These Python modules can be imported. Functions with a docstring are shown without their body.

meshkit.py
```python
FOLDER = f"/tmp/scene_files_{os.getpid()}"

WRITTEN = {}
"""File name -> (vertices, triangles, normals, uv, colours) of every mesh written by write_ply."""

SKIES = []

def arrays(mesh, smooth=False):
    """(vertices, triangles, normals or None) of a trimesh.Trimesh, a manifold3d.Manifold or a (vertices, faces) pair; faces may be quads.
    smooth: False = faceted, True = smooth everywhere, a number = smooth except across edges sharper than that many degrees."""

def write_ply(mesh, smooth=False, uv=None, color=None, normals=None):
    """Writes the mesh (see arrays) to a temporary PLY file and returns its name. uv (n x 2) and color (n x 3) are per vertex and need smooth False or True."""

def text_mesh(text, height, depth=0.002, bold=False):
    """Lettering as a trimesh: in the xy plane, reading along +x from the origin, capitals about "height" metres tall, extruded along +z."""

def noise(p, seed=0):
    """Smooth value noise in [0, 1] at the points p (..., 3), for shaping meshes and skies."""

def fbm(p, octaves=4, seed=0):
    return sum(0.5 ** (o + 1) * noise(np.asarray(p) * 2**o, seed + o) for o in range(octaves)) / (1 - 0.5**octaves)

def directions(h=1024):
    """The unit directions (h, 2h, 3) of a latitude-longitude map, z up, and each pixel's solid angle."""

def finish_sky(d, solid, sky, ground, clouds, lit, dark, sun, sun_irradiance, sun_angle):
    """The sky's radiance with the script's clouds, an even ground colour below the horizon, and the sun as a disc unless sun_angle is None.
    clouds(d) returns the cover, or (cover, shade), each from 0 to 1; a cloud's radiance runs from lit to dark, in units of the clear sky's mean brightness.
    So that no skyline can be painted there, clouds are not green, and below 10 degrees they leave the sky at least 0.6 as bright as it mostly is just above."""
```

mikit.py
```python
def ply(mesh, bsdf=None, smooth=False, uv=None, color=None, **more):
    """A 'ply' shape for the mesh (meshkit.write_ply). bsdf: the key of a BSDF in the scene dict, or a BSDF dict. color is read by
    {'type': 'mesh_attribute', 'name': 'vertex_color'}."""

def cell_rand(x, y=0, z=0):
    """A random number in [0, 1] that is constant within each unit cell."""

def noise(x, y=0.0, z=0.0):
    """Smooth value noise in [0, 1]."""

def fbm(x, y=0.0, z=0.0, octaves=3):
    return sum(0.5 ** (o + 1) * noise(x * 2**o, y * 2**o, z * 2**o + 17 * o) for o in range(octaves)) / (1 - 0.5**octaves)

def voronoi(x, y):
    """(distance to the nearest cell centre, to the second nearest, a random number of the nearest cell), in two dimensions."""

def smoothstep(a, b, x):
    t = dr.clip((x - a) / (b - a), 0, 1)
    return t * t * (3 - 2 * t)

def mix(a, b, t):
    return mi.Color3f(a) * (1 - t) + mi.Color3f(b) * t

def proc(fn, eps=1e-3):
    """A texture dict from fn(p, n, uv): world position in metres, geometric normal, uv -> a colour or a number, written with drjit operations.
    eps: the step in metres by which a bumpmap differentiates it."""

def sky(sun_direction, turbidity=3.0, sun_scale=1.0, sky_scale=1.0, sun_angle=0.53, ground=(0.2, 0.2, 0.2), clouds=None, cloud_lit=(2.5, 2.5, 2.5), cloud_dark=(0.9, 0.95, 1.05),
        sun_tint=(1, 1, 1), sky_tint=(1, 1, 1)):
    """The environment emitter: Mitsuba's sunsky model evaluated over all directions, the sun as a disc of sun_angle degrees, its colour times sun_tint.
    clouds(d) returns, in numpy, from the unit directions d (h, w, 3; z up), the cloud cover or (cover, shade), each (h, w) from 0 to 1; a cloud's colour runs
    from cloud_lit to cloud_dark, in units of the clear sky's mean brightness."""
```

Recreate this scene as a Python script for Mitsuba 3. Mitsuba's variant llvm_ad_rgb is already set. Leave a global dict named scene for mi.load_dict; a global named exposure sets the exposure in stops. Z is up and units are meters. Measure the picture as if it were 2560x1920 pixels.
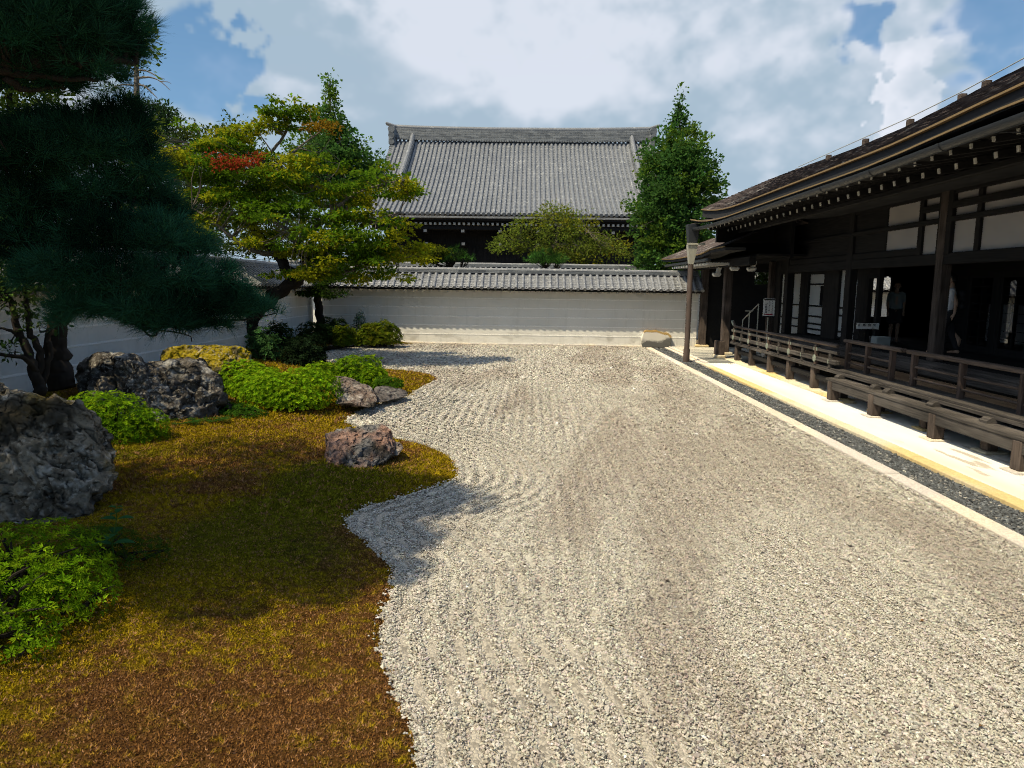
import math
import numpy as np
import trimesh, shapely
import manifold3d as m3
from scipy.spatial import Delaunay, cKDTree
import mitsuba as mi, drjit as dr
import mikit, meshkit
from mikit import noise, fbm, voronoi, smoothstep, mix, cell_rand, proc

T = mi.ScalarTransform4f
scene, labels = {}, {}
A_ = np.array

# ------------------------------------------------------------------ camera, light, exposure
exposure = 0.85
scene['camera'] = {'type': 'perspective', 'fov': 71.593, 'fov_axis': 'x', 'near_clip': 0.05, 'far_clip': 3000.0,
                   'to_world': T().look_at(origin=[0, 0, 2.3], target=[-0.02242401, 0.99030957, 2.3 - 0.13705517], up=[-0.0170609, 0.13669062, 0.99046686])}


def clouds(d):
    az, el = np.degrees(np.arctan2(d[..., 0], d[..., 1])), np.degrees(np.arcsin(np.clip(d[..., 2], -1, 1)))
    q = d / (np.maximum(d[..., 2:3], 0) + 0.16)
    q = q * A_([1.0, 0.8, 1.0])
    w = np.stack([meshkit.fbm(q * 1.1 + 7, 4, 3), meshkit.fbm(q * 1.1 + 31, 4, 5), 0 * az], -1) - 0.5
    n = meshkit.fbm(q * A_([1, 1, 0]) * 1.15 + w * 1.5 + A_([3.3, 0.7, 0]), 6, 11)
    big = meshkit.fbm(q * A_([1, 1, 0]) * 0.55 + A_([1.2, 4.1, 0]), 3, 21)

    det = (meshkit.fbm(d * 38 + w * 2, 5, 8) - 0.5)
    wa, we = az + 9 * (meshkit.fbm(d * 9 + 4, 4, 41) - 0.5) + 5 * det, el + 7 * (meshkit.fbm(d * 9 + 19, 4, 43) - 0.5) + 4 * det

    def blob(a, e, sa, se):
        return np.exp(-((wa - a) / sa) ** 2 - ((we - e) / se) ** 2)

    bias = 0.30 - 0.75 * blob(-25.3, 14.8, 3.6, 4.2) - 0.35 * blob(-20, 10.5, 3, 1.6) - 0.8 * blob(33.5, 17.5, 4.6, 5) - 0.5 * blob(24.0, 17.8, 2.0, 2.4) - 0.3 * blob(28, 12, 3, 2) + 0.25 * blob(-30, 17, 1.8, 3) + 0.3 * blob(-22, 9.6, 3, 1.5)
    away = smooth01(38, 55, np.abs(az))
    bias = bias * (1 - away) - 0.03 * away
    cover = smooth01(0.39, 0.58, n * 0.6 + big * 0.4 + bias + 0.32 * det)
    # the tall cumulus on the right
    tower = 1.25 * np.maximum.reduce([blob(26.6, 15.3, 1.9, 1.9), blob(25.6, 12.8, 1.7, 1.9), blob(27.8, 16.4, 1.0, 1.2), blob(25.4, 10.2, 2.2, 1.9)])
    tw = smooth01(0.42, 0.52, tower + 0.5 * det)
    cover = np.maximum(0.36 * np.exp(-(el / 24.0) ** 2) * (1 - cover) + 0.94 * cover, tw * 0.97)
    shade = smooth01(0.38, 0.62, meshkit.fbm(q * A_([1, 1, 0]) * 1.5 + w * 1.1 + A_([9.1, 2.2, 0]), 5, 31) + 0.30 * det + 0.16 * blob(3, 11, 12, 4) + 0.08 - 0.012 * (el - 12) - 0.12 * blob(-9, 16.5, 5, 3))
    shade = 0.24 + 0.76 * shade
    shade = shade * (1 - 0.95 * tw) + tw * np.clip(0.25 + 0.10 * (az - 26.5) + 1.2 * det, 0, 0.8)
    return cover, shade


def smooth01(a, b, x):
    t = np.clip((x - a) / (b - a), 0, 1)
    return t * t * (3 - 2 * t)


SUN = A_([-0.4345, -0.3517, 0.829])
scene['sky'] = mikit.sky(SUN.tolist(), turbidity=3.0, sun_tint=(0.97, 0.98, 0.87), sky_tint=(0.95, 1.55, 1.72), clouds=clouds, cloud_lit=(3.3, 3.4, 3.7), cloud_dark=(1.6, 2.05, 2.45), sun_scale=1.88)

# ------------------------------------------------------------------ materials
VC = {'type': 'mesh_attribute', 'name': 'vertex_color'}


def twos(d):
    return {'type': 'twosided', 'bsdf': d}


def prin(color, rough=0.7, metal=0.0, spec=0.5, **k):
    c = {'type': 'rgb', 'value': list(color)} if isinstance(color, (tuple, list)) else color
    r = rough if isinstance(rough, (int, float)) else rough
    return twos({'type': 'principled', 'base_color': c, 'roughness': r, 'metallic': metal, 'specular': spec, **k})


def wood(dark, light, axis, scale=1.0, wear=0.0):
    def fn(p, n, uv):
        a = {'x': (p.x * 2.5, p.y * 55, p.z * 55), 'y': (p.x * 55, p.y * 2.5, p.z * 55), 'z': (p.x * 55, p.y * 55, p.z * 2.5)}[axis]
        g = fbm(a[0] * scale, a[1] * scale, a[2] * scale, 3)
        b = fbm(p.x * 2.3, p.y * 1.1, p.z * 2.3, 3)
        c = mix(dark, light, smoothstep(0.25, 0.75, g * 0.6 + b * 0.4))
        return mix(c, mi.Color3f(light) * 1.45, smoothstep(0.58, 0.75, b) * wear)
    return proc(fn)


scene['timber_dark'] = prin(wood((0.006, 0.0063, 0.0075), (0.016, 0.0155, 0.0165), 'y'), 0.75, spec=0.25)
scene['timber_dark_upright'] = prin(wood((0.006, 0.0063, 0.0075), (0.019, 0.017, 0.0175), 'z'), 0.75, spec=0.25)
scene['timber_weathered'] = prin(wood((0.024, 0.0225, 0.022), (0.088, 0.081, 0.077), 'y', wear=0.5), 0.8, spec=0.2)
scene['timber_brown'] = prin(wood((0.04, 0.031, 0.027), (0.135, 0.105, 0.09), 'y', wear=0.5), 0.75, spec=0.2)
scene['timber_brown_upright'] = prin(wood((0.036, 0.027, 0.0235), (0.115, 0.083, 0.071), 'z'), 0.75, spec=0.2)
scene['timber_post'] = prin(wood((0.035, 0.028, 0.025), (0.11, 0.088, 0.078), 'z', wear=0.3), 0.8, spec=0.2)
scene['timber_floor'] = prin(wood((0.16, 0.10, 0.06), (0.34, 0.23, 0.14), 'y'), 0.6, spec=0.3)
scene['end_grain_white'] = prin((0.55, 0.55, 0.53), 0.8)
scene['edge_gold'] = prin((0.21, 0.145, 0.065), 0.6)
scene['fascia_bark'] = prin(proc(lambda p, n, uv: mix((0.008, 0.0095, 0.012), (0.024, 0.025, 0.029), fbm(p.x * 5, p.y * 3, p.z * 90, 3))), 0.85)


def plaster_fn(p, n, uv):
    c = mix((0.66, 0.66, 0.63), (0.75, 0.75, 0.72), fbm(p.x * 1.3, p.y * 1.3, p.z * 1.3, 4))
    grain = fbm(p.x * 22, p.y * 22, p.z * 22, 2)
    c = c * (0.95 + 0.1 * grain)
    streak = fbm(p.x * 9, p.y * 9, p.z * 0.9, 3)
    drip = smoothstep(0.5, 0.8, streak) * 0.16
    low = smoothstep(0.75, 0.1, p.z) * smoothstep(0.52, 0.75, fbm(p.x * 2.2, p.y * 2.2 + 5, p.z * 3, 4)) * 0.6
    return mix(c, (0.30, 0.29, 0.25), dr.clip(drip + low, 0, 0.8))


scene['plaster_white'] = prin(proc(plaster_fn), 0.9, spec=0.2)
scene['plaster_line'] = prin((0.88, 0.88, 0.86), 0.85, spec=0.2)
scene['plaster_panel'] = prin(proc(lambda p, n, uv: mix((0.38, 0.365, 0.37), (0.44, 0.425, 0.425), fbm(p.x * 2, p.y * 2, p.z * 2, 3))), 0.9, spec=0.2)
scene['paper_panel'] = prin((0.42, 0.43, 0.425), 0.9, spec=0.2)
scene['plaster_stained'] = prin(proc(lambda p, n, uv: mix((0.62, 0.6, 0.55), (0.12, 0.12, 0.115), smoothstep(0.40, 0.62, fbm(p.x * 2.6 + 3, p.y * 2, p.z * 3.0, 4) + 0.55 * smoothstep(0.45, 0.05, p.z) - 0.22))), 0.9, spec=0.2)
scene['clay_ochre'] = prin(proc(lambda p, n, uv: mix((0.30, 0.19, 0.06), (0.5, 0.35, 0.15), fbm(p.x * 30, p.y * 30, p.z * 30, 3))), 0.95)


def tile_fn(p, n, uv):
    t = fbm(p.x * 1.7, p.y * 1.7, p.z * 1.7, 3)
    q = cell_rand(p.x * 3.6, p.y * 3.2, p.z * 3.2)
    c = mix((0.12, 0.13, 0.148), (0.25, 0.262, 0.28), dr.clip(t * 0.9 + 0.35 * q - 0.1, 0, 1))
    return mix(c, (0.50, 0.51, 0.50), smoothstep(0.62, 0.8, fbm(p.x * 14, p.y * 14, p.z * 14, 3)) * 0.7)


scene['roof_tile_grey'] = prin(proc(tile_fn), 0.48, spec=0.6)


def tile_far(p, n, uv):
    t = fbm(p.x * 0.9, p.y * 0.9, p.z * 0.9, 3)
    s = fbm(p.x * 5, p.y * 5, p.z * 5, 3)
    c = mix((0.11, 0.125, 0.15), (0.21, 0.225, 0.25), dr.clip(0.6 * t + 0.45 * s, 0, 1))
    return mix(c, (0.36, 0.38, 0.39), smoothstep(0.6, 0.78, s) * 0.45)


scene['roof_tile_pale'] = prin(proc(tile_far), 0.45, spec=0.6)


def ridge_fn(p, n, uv):
    row = dr.floor(p.z * 9)
    q = cell_rand(p.x * 1.9 + row * 0.37, row, 3)
    s = fbm(p.x * 4, p.y * 4, p.z * 10, 3)
    return mix((0.06, 0.072, 0.09), (0.22, 0.24, 0.26), dr.clip(q * 0.6 + s * 0.6 - 0.1, 0, 1))


scene['ridge_tile'] = prin(proc(ridge_fn), 0.55, spec=0.5)


def shingle_fn(p, n, uv):
    row = dr.floor(p.x * 11)
    q = cell_rand(p.y * 5 + 0.5 * row, row, 1)
    s = fbm(p.x * 8, p.y * 2.5, p.z * 8, 3)
    c = mix((0.026, 0.021, 0.021), (0.095, 0.078, 0.076), dr.clip(q * 0.55 + s * 0.55 - 0.05, 0, 1))
    return mix(c, (0.42, 0.42, 0.41), smoothstep(0.62, 0.8, fbm(p.x * 3, p.y * 3, p.z * 3 + 9, 4)) * 0.5)


scene['bark_shingle'] = {'type': 'bumpmap', 'arbitrary': proc(lambda p, n, uv: fbm(p.x * 14, p.y * 5, p.z * 14, 3), 0.01), 'scale': 0.05, 'bsdf': prin(proc(shingle_fn), 0.9, spec=0.15)['bsdf']}
scene['bark_shingle'] = twos(scene['bark_shingle'])


def pave_fn(p, n, uv):
    a = fbm(p.x * 3.2, p.y * 0.9, 0, 4)
    c = mix((0.64, 0.635, 0.60), (0.73, 0.73, 0.71), a)
    edge = smoothstep(5.95, 5.42, p.x) * smoothstep(0.3, 0.62, fbm(p.x * 1.2, p.y * 0.35, 2, 3))
    c = mix(c, (0.60, 0.50, 0.30), dr.clip(edge, 0, 1) * 0.5)
    worn = smoothstep(0.60, 0.70, fbm(p.x * 7, p.y * 1.6, 7, 4)) * smoothstep(0.42, 0.6, fbm(p.x * 0.5 + 3, p.y * 0.3, 4, 2))
    return mix(c, (0.36, 0.31, 0.24), worn * 0.75)


scene['pave_white'] = prin(proc(pave_fn), 0.9, spec=0.2)


def yellow_fn(p, n, uv):
    a = fbm(p.x * 1.5, p.y * 0.8, 0, 3)
    g = fbm(p.x * 40, p.y * 40, 0, 2)
    c = mix((0.56, 0.51, 0.39), (0.58, 0.45, 0.22), smoothstep(0.4, 0.68, a))
    return c * (0.85 + 0.3 * g)


scene['stone_yellow'] = prin(proc(yellow_fn), 0.9, spec=0.2)


def kerb_fn(p, n, uv):
    a = fbm(p.x * 2, p.y * 0.7, 0, 3)
    g = fbm(p.x * 60, p.y * 60, p.z * 60, 2)
    c = mix((0.50, 0.47, 0.44), (0.62, 0.55, 0.45), smoothstep(0.4, 0.65, a))
    return c * (0.75 + 0.5 * g)


scene['stone_granite'] = prin(proc(kerb_fn), 0.85, spec=0.3)


def greypave_fn(p, n, uv):
    s = fbm(p.x * 0.8, p.y * 5.5, 0, 4)
    c = mix((0.13, 0.135, 0.13), (0.40, 0.39, 0.34), smoothstep(0.42, 0.66, s + 0.09 * (p.y - 24.4)))
    return c * (0.85 + 0.3 * fbm(p.x * 25, p.y * 25, 0, 2))


scene['stone_granite_warm'] = prin(proc(lambda p, n, uv: mix((0.50, 0.43, 0.36), (0.58, 0.52, 0.44), fbm(p.x * 3, p.y * 1.3, 4, 3)) * (0.75 + 0.5 * fbm(p.x * 60, p.y * 60, p.z * 60, 2))), 0.85, spec=0.3)
scene['pave_grey'] = prin(proc(greypave_fn), 0.9, spec=0.2)


def gravel_col(p, n, uv):
    d1, d2, w = voronoi(p.x * 42, p.y * 42)
    c = mix((0.28, 0.27, 0.235), (0.54, 0.525, 0.46), smoothstep(0.0, 0.55, w))
    c = mix(c, (0.06, 0.055, 0.05), smoothstep(0.14, 0.02, d2 - d1) * 0.30)  # shade in the gaps between pebbles, painted as a dark tone
    big = smoothstep(0.45, 0.62, fbm(p.x * 0.8, p.y * 0.55, 0, 4))
    return c * mix((1, 1, 1), (0.86, 0.82, 0.80), big)


def gravel_h(p, n, uv):
    d1, d2, w = voronoi(p.x * 42, p.y * 42)
    return smoothstep(0.0, 0.4, d2 - d1) * (0.4 + 0.6 * w)


scene['gravel_pale'] = twos({'type': 'bumpmap', 'arbitrary': proc(gravel_h, 0.004), 'scale': 0.006, 'bsdf': {'type': 'diffuse', 'reflectance': proc(gravel_col)}})
scene['earth'] = prin(proc(lambda p, n, uv: mix((0.10, 0.085, 0.06), (0.2, 0.17, 0.12), fbm(p.x, p.y, 0, 4))), 0.95)
scene['soil_dark'] = prin((0.06, 0.055, 0.045), 0.95)
scene['vertex_matt'] = twos({'type': 'diffuse', 'reflectance': VC})


def stone_h(p, n, uv):
    a = fbm(p.x * 26, p.y * 26, p.z * 26, 4)
    b = fbm(p.x * 9 + 3, p.y * 9, p.z * 9, 3)
    return a + 1.2 * smoothstep(0.40, 0.52, b)


def stone_pits(p, n, uv):
    fine = smoothstep(0.52, 0.66, fbm(p.x * 44, p.y * 44, p.z * 34, 3)) * 0.38
    return dr.maximum(fine, smoothstep(0.58, 0.67, fbm(p.x * 3.4, p.y * 3.4, p.z * 1.9, 5)) * 0.85)


def stone_spots(p, n, uv):
    return smoothstep(0.56, 0.66, fbm(p.x * 34 + 8, p.y * 34, p.z * 24, 3)) * smoothstep(0.38, 0.6, fbm(p.x * 2.2, p.y * 2.2 + 4, p.z * 2.2, 3)) * 0.55


stone_mix = {'type': 'blendbsdf', 'weight': proc(stone_pits), 'bsdf_0': {'type': 'blendbsdf', 'weight': proc(stone_spots), 'bsdf_0': {'type': 'diffuse', 'reflectance': VC}, 'bsdf_1': {'type': 'diffuse', 'reflectance': {'type': 'rgb', 'value': [0.40, 0.39, 0.345]}}},
             'bsdf_1': {'type': 'diffuse', 'reflectance': {'type': 'rgb', 'value': [0.036, 0.034, 0.028]}}}
scene['stone_rough'] = twos({'type': 'bumpmap', 'arbitrary': proc(stone_h, 0.006), 'scale': 0.035, 'bsdf': stone_mix})
scene['leaf'] = {'type': 'principledthin', 'base_color': VC, 'roughness': 0.45, 'diff_trans': 0.9, 'spec_trans': 0.0, 'eta': 1.35}
scene['leaf_glossy'] = {'type': 'principledthin', 'base_color': VC, 'roughness': 0.28, 'diff_trans': 0.55, 'spec_trans': 0.0, 'eta': 1.5}
scene['needle'] = {'type': 'principledthin', 'base_color': VC, 'roughness': 0.45, 'diff_trans': 0.5, 'spec_trans': 0.0, 'eta': 1.4}
scene['bark'] = prin(proc(lambda p, n, uv: mix((0.011, 0.009, 0.008), (0.042, 0.036, 0.031), fbm(p.x * 18, p.y * 18, p.z * 7, 3))), 0.9, spec=0.15)
scene['bark_pale'] = prin(proc(lambda p, n, uv: mix((0.07, 0.06, 0.05), (0.24, 0.21, 0.175), fbm(p.x * 9, p.y * 9, p.z * 4, 3))), 0.9, spec=0.15)
scene['metal_brown'] = prin(proc(lambda p, n, uv: mix((0.05, 0.038, 0.034), (0.12, 0.09, 0.08), fbm(p.x * 7, p.y * 7, p.z * 4, 3))), 0.6, spec=0.4)
scene['metal_gutter'] = prin((0.032, 0.038, 0.047), 0.45, 0.2)
scene['metal_grey'] = prin((0.42, 0.42, 0.36), 0.5, 0.3)
scene['metal_green'] = prin(proc(lambda p, n, uv: mix((0.10, 0.13, 0.11), (0.30, 0.33, 0.28), fbm(p.x * 30, p.y * 30, p.z * 30, 3))), 0.7)
scene['glass_pane'] = {'type': 'thindielectric', 'int_ior': 1.5}
scene['board_white'] = prin((0.72, 0.72, 0.70), 0.5)
scene['ink_black'] = prin((0.02, 0.02, 0.02), 0.6)
scene['ink_red'] = prin((0.30, 0.02, 0.03), 0.6)
scene['skin'] = prin((0.42, 0.27, 0.19), 0.6)
scene['cloth_grey'] = prin((0.26, 0.30, 0.30), 0.9, sheen=0.3)
scene['cloth_white'] = prin((0.62, 0.62, 0.64), 0.9, sheen=0.3)
scene['cloth_dark'] = prin((0.02, 0.02, 0.025), 0.9)
scene['hair_dark'] = prin((0.012, 0.01, 0.009), 0.5)

# ------------------------------------------------------------------ helpers
taken = {}


def newkey(name, parent=None):
    k = name if parent is None else parent + '__' + name
    n = taken.get(k, -1) + 1
    taken[k] = n
    return k if n == 0 else f'{k}_{n:03d}'


def tag(key, label=None, cat=None, group=None, kind=None):
    d = labels.setdefault(key, {})
    for a, b in (('label', label), ('category', cat), ('group', group), ('kind', kind)):
        if b:
            d[a] = b


def thing(name, label, cat, group=None):
    k = newkey(name)
    tag(k, label, cat, group)
    return k


class MB:
    """Collects shapes into one mesh."""
    def __init__(s):
        s.v, s.f, s.c, s.n = [], [], [], 0

    def add(s, v, f, c=None):
        v, f = np.asarray(v, float), np.asarray(f, int)
        if f.shape[1] == 4:
            f = np.vstack([f[:, [0, 1, 2]], f[:, [0, 2, 3]]])
        s.v.append(v); s.f.append(f + s.n); s.n += len(v)
        s.c.append(np.broadcast_to(A_([0.5, 0.5, 0.5]) if c is None else c, (len(v), 3)))
        return s

    def box(s, x, y, z, b=0.006):
        return s.hull(chamfer(x, y, z, b))

    def hull(s, pts):
        m = m3.Manifold.hull_points(np.asarray(pts, float)).to_mesh()
        return s.add(m.vert_properties[:, :3], m.tri_verts)

    def bar(s, p0, p1, w, h, b=0.005, up=(0, 0, 1)):
        p0, p1 = A_(p0, float), A_(p1, float)
        d = p1 - p0; L = np.linalg.norm(d); d = d / L
        u = A_(up, float)
        if abs(d @ u) > 0.95:
            u = A_([0, 1.0, 0])
        r = np.cross(d, u); r /= np.linalg.norm(r); u = np.cross(r, d)
        c = chamfer((-w / 2, w / 2), (0, L), (-h / 2, h / 2), b)
        return s.hull(p0 + c[:, :1] * r + c[:, 1:2] * d + c[:, 2:] * u)

    def tube(s, pts, rad, n=8, c=None, cap=True):
        v, f = tube(pts, rad, n, cap)
        return s.add(v, f, c)

    def mesh(s):
        return np.vstack(s.v), np.vstack(s.f), np.vstack(s.c)

    def put(s, name, mat, parent=None, smooth=False, color=False, label=None, kind=None, cat=None, group=None):
        v, f, c = s.mesh()
        k = newkey(name, parent)
        scene[k] = mikit.ply((v, f), mat, smooth=smooth, color=c if color else None)
        if label or kind or cat or group:
            tag(k, label, cat, group, kind)
        return k


def chamfer(x, y, z, b):
    (x0, x1), (y0, y1), (z0, z1) = x, y, z
    b = min(b, (x1 - x0) * 0.4, (y1 - y0) * 0.4, (z1 - z0) * 0.4)
    out = []
    for X, sx in ((x0, 1), (x1, -1)):
        for Y, sy in ((y0, 1), (y1, -1)):
            for Z, sz in ((z0, 1), (z1, -1)):
                out += [(X + sx * b, Y + sy * b, Z), (X + sx * b, Y, Z + sz * b), (X, Y + sy * b, Z + sz * b)]
    return A_(out, float)


def tube(pts, rad, n=8, cap=True):
    p = np.asarray(pts, float)
    r = np.broadcast_to(np.asarray(rad, float), (len(p),))
    t = np.gradient(p, axis=0); t /= np.linalg.norm(t, axis=1, keepdims=True) + 1e-12
    ref = A_([0.3, 0.9, 0.1]) if abs(t[0, 2]) > 0.7 else A_([0, 0, 1.0])
    a = np.cross(t, ref); a /= np.linalg.norm(a, axis=1, keepdims=True) + 1e-12
    b = np.cross(t, a)
    th = np.arange(n) * 2 * np.pi / n
    v = p[:, None] + r[:, None, None] * (np.cos(th)[None, :, None] * a[:, None] + np.sin(th)[None, :, None] * b[:, None])
    v = v.reshape(-1, 3)
    i, j = np.meshgrid(np.arange(len(p) - 1), np.arange(n), indexing='ij')
    q = np.stack([i * n + j, i * n + (j + 1) % n, (i + 1) * n + (j + 1) % n, (i + 1) * n + j], -1).reshape(-1, 4)
    f = np.vstack([q[:, [0, 1, 2]], q[:, [0, 2, 3]]])
    if cap:
        k = len(v)
        v = np.vstack([v, p[:1], p[-1:]])
        m = (len(p) - 1) * n
        e = np.arange(n)
        f = np.vstack([f, np.stack([e * 0 + k, (e + 1) % n, e], 1), np.stack([e * 0 + k + 1, m + e, m + (e + 1) % n], 1)])
    return v, f


def curve(pts, n=6):
    """A smooth line through the points (Catmull-Rom)."""
    p = np.asarray(pts, float)
    if len(p) < 3:
        return np.linspace(p[0], p[-1], n + 1)
    q = np.vstack([2 * p[0] - p[1], p, 2 * p[-1] - p[-2]])
    out = []
    for i in range(1, len(q) - 2):
        for t in np.arange(n) / n:
            out.append(0.5 * (2 * q[i] + (q[i + 1] - q[i - 1]) * t + (2 * q[i - 1] - 5 * q[i] + 4 * q[i + 1] - q[i + 2]) * t**2 + (3 * q[i] - q[i - 1] - 3 * q[i + 1] + q[i + 2]) * t**3))
    return A_(out + [p[-1]])


def unit(v):
    return v / (np.linalg.norm(v, axis=-1, keepdims=True) + 1e-12)


def leaf_mesh(P, D, N, L, W, fold=0.25):
    """Folded leaf blades: base, two sides, tip (two triangles each)."""
    D = unit(D); S = unit(np.cross(D, N)); N = np.cross(S, D)
    L, W = np.broadcast_to(L, len(P))[:, None], np.broadcast_to(W, len(P))[:, None]
    v = np.stack([P, P + D * L * 0.5 - S * W * 0.5 + N * W * fold, P + D * L, P + D * L * 0.5 + S * W * 0.5 + N * W * fold], 1).reshape(-1, 3)
    b = np.arange(len(P))[:, None] * 4
    return v, np.vstack([b + A_([[0, 1, 2]]), b + A_([[0, 2, 3]])])


def in_ball(rng, n, lo=0.0):
    d = unit(rng.normal(size=(n, 3)))
    return d * (lo**3 + (1 - lo**3) * rng.random(n))[:, None] ** (1 / 3)


def vary(rng, base, n, amp=0.15, hue=0.06):
    c = A_(base)[None] * np.exp(rng.normal(size=(n, 1)) * amp) * np.exp(rng.normal(size=(n, 3)) * hue)
    return np.clip(c, 0.002, 0.9)

# ------------------------------------------------------------------ the setting: ground, gravel, moss
ISLE = A_([[-0.42, 1.0], [-0.44, 2.5], [-0.5, 3.11], [-0.6, 3.47], [-0.76, 3.86], [-0.91, 4.29], [-0.98, 4.68], [-1.01, 5.14], [-1.06, 5.45], [-1.15, 5.63], [-1.44, 6.1], [-1.64, 6.4],
           [-1.76, 6.75], [-1.69, 7.02], [-1.42, 7.36], [-1.13, 7.77], [-0.88, 8.13], [-0.86, 8.56], [-1.01, 9.26], [-1.37, 9.83], [-1.76, 10.19], [-2.44, 10.8], [-3.03, 11.61],
           [-3.04, 12.35], [-2.99, 13.03], [-2.78, 13.53], [-2.47, 14.37], [-2.42, 15.57], [-2.27, 16.75], [-2.25, 17.26], [-2.6, 18.2], [-3.56, 18.9], [-4.6, 19.2], [-5.86, 19.9], [-6.5, 21.2],
           [-6.85, 23.4], [-6.6, 25.0], [-5.97, 26.3], [-4.72, 27.3], [-4.4, 27.78]])
_c = curve(ISLE, 5)[:, :2] if ISLE.shape[1] == 3 else curve(np.column_stack([ISLE, 0 * ISLE[:, 0]]), 5)[:, :2]
_c = shapely.get_coordinates(shapely.segmentize(shapely.LineString(_c), 0.05))
_t = np.gradient(_c, axis=0)
_n = np.stack([-_t[:, 1], _t[:, 0]], 1) / (np.linalg.norm(_t, axis=1, keepdims=True) + 1e-9)
_c = _c + _n * (0.085 * (meshkit.fbm(np.column_stack([_c * 4.0, 0 * _c[:, :1]]), 3, 77) - 0.5) + 0.022 * np.random.default_rng(78).normal(size=len(_c)))[:, None]
ISLE_LINE = shapely.LineString(_c)
MOSS = shapely.Polygon(list(ISLE_LINE.coords) + [(-8.33, 27.78), (-8.33, 1.0)])
shapely.prepare(MOSS)
if not MOSS.is_valid:
    MOSS = MOSS.buffer(0)


_smooth = curve(np.column_stack([ISLE, 0 * ISLE[:, 0]]), 5)[:, :2]
RIM = cKDTree(shapely.get_coordinates(shapely.segmentize(shapely.LineString(_smooth), 0.02)))


def rim(x, y):
    return RIM.query(np.stack(np.broadcast_arrays(np.asarray(x, float), np.asarray(y, float)), -1))[0]


def moss_z(x, y):
    x, y = np.asarray(x, float), np.asarray(y, float)
    d = rim(x, y)
    z = 0.035 * smooth01(-0.02, 0.09, d) + 0.10 * smooth01(0.0, 1.6, d) + 0.26 * smooth01(-4.3, -8.0, x)
    p = np.stack([x * 1.3, y * 1.3, 0 * x], -1)
    return z + 0.05 * (meshkit.fbm(p, 3, 5) - 0.5) * smooth01(0.05, 0.5, d)


def gz(x, y):
    """Height of the garden floor."""
    pts = shapely.points(np.asarray(x, float), np.asarray(y, float))
    return np.where(shapely.contains(MOSS, pts), moss_z(x, y), 0.0)


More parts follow.
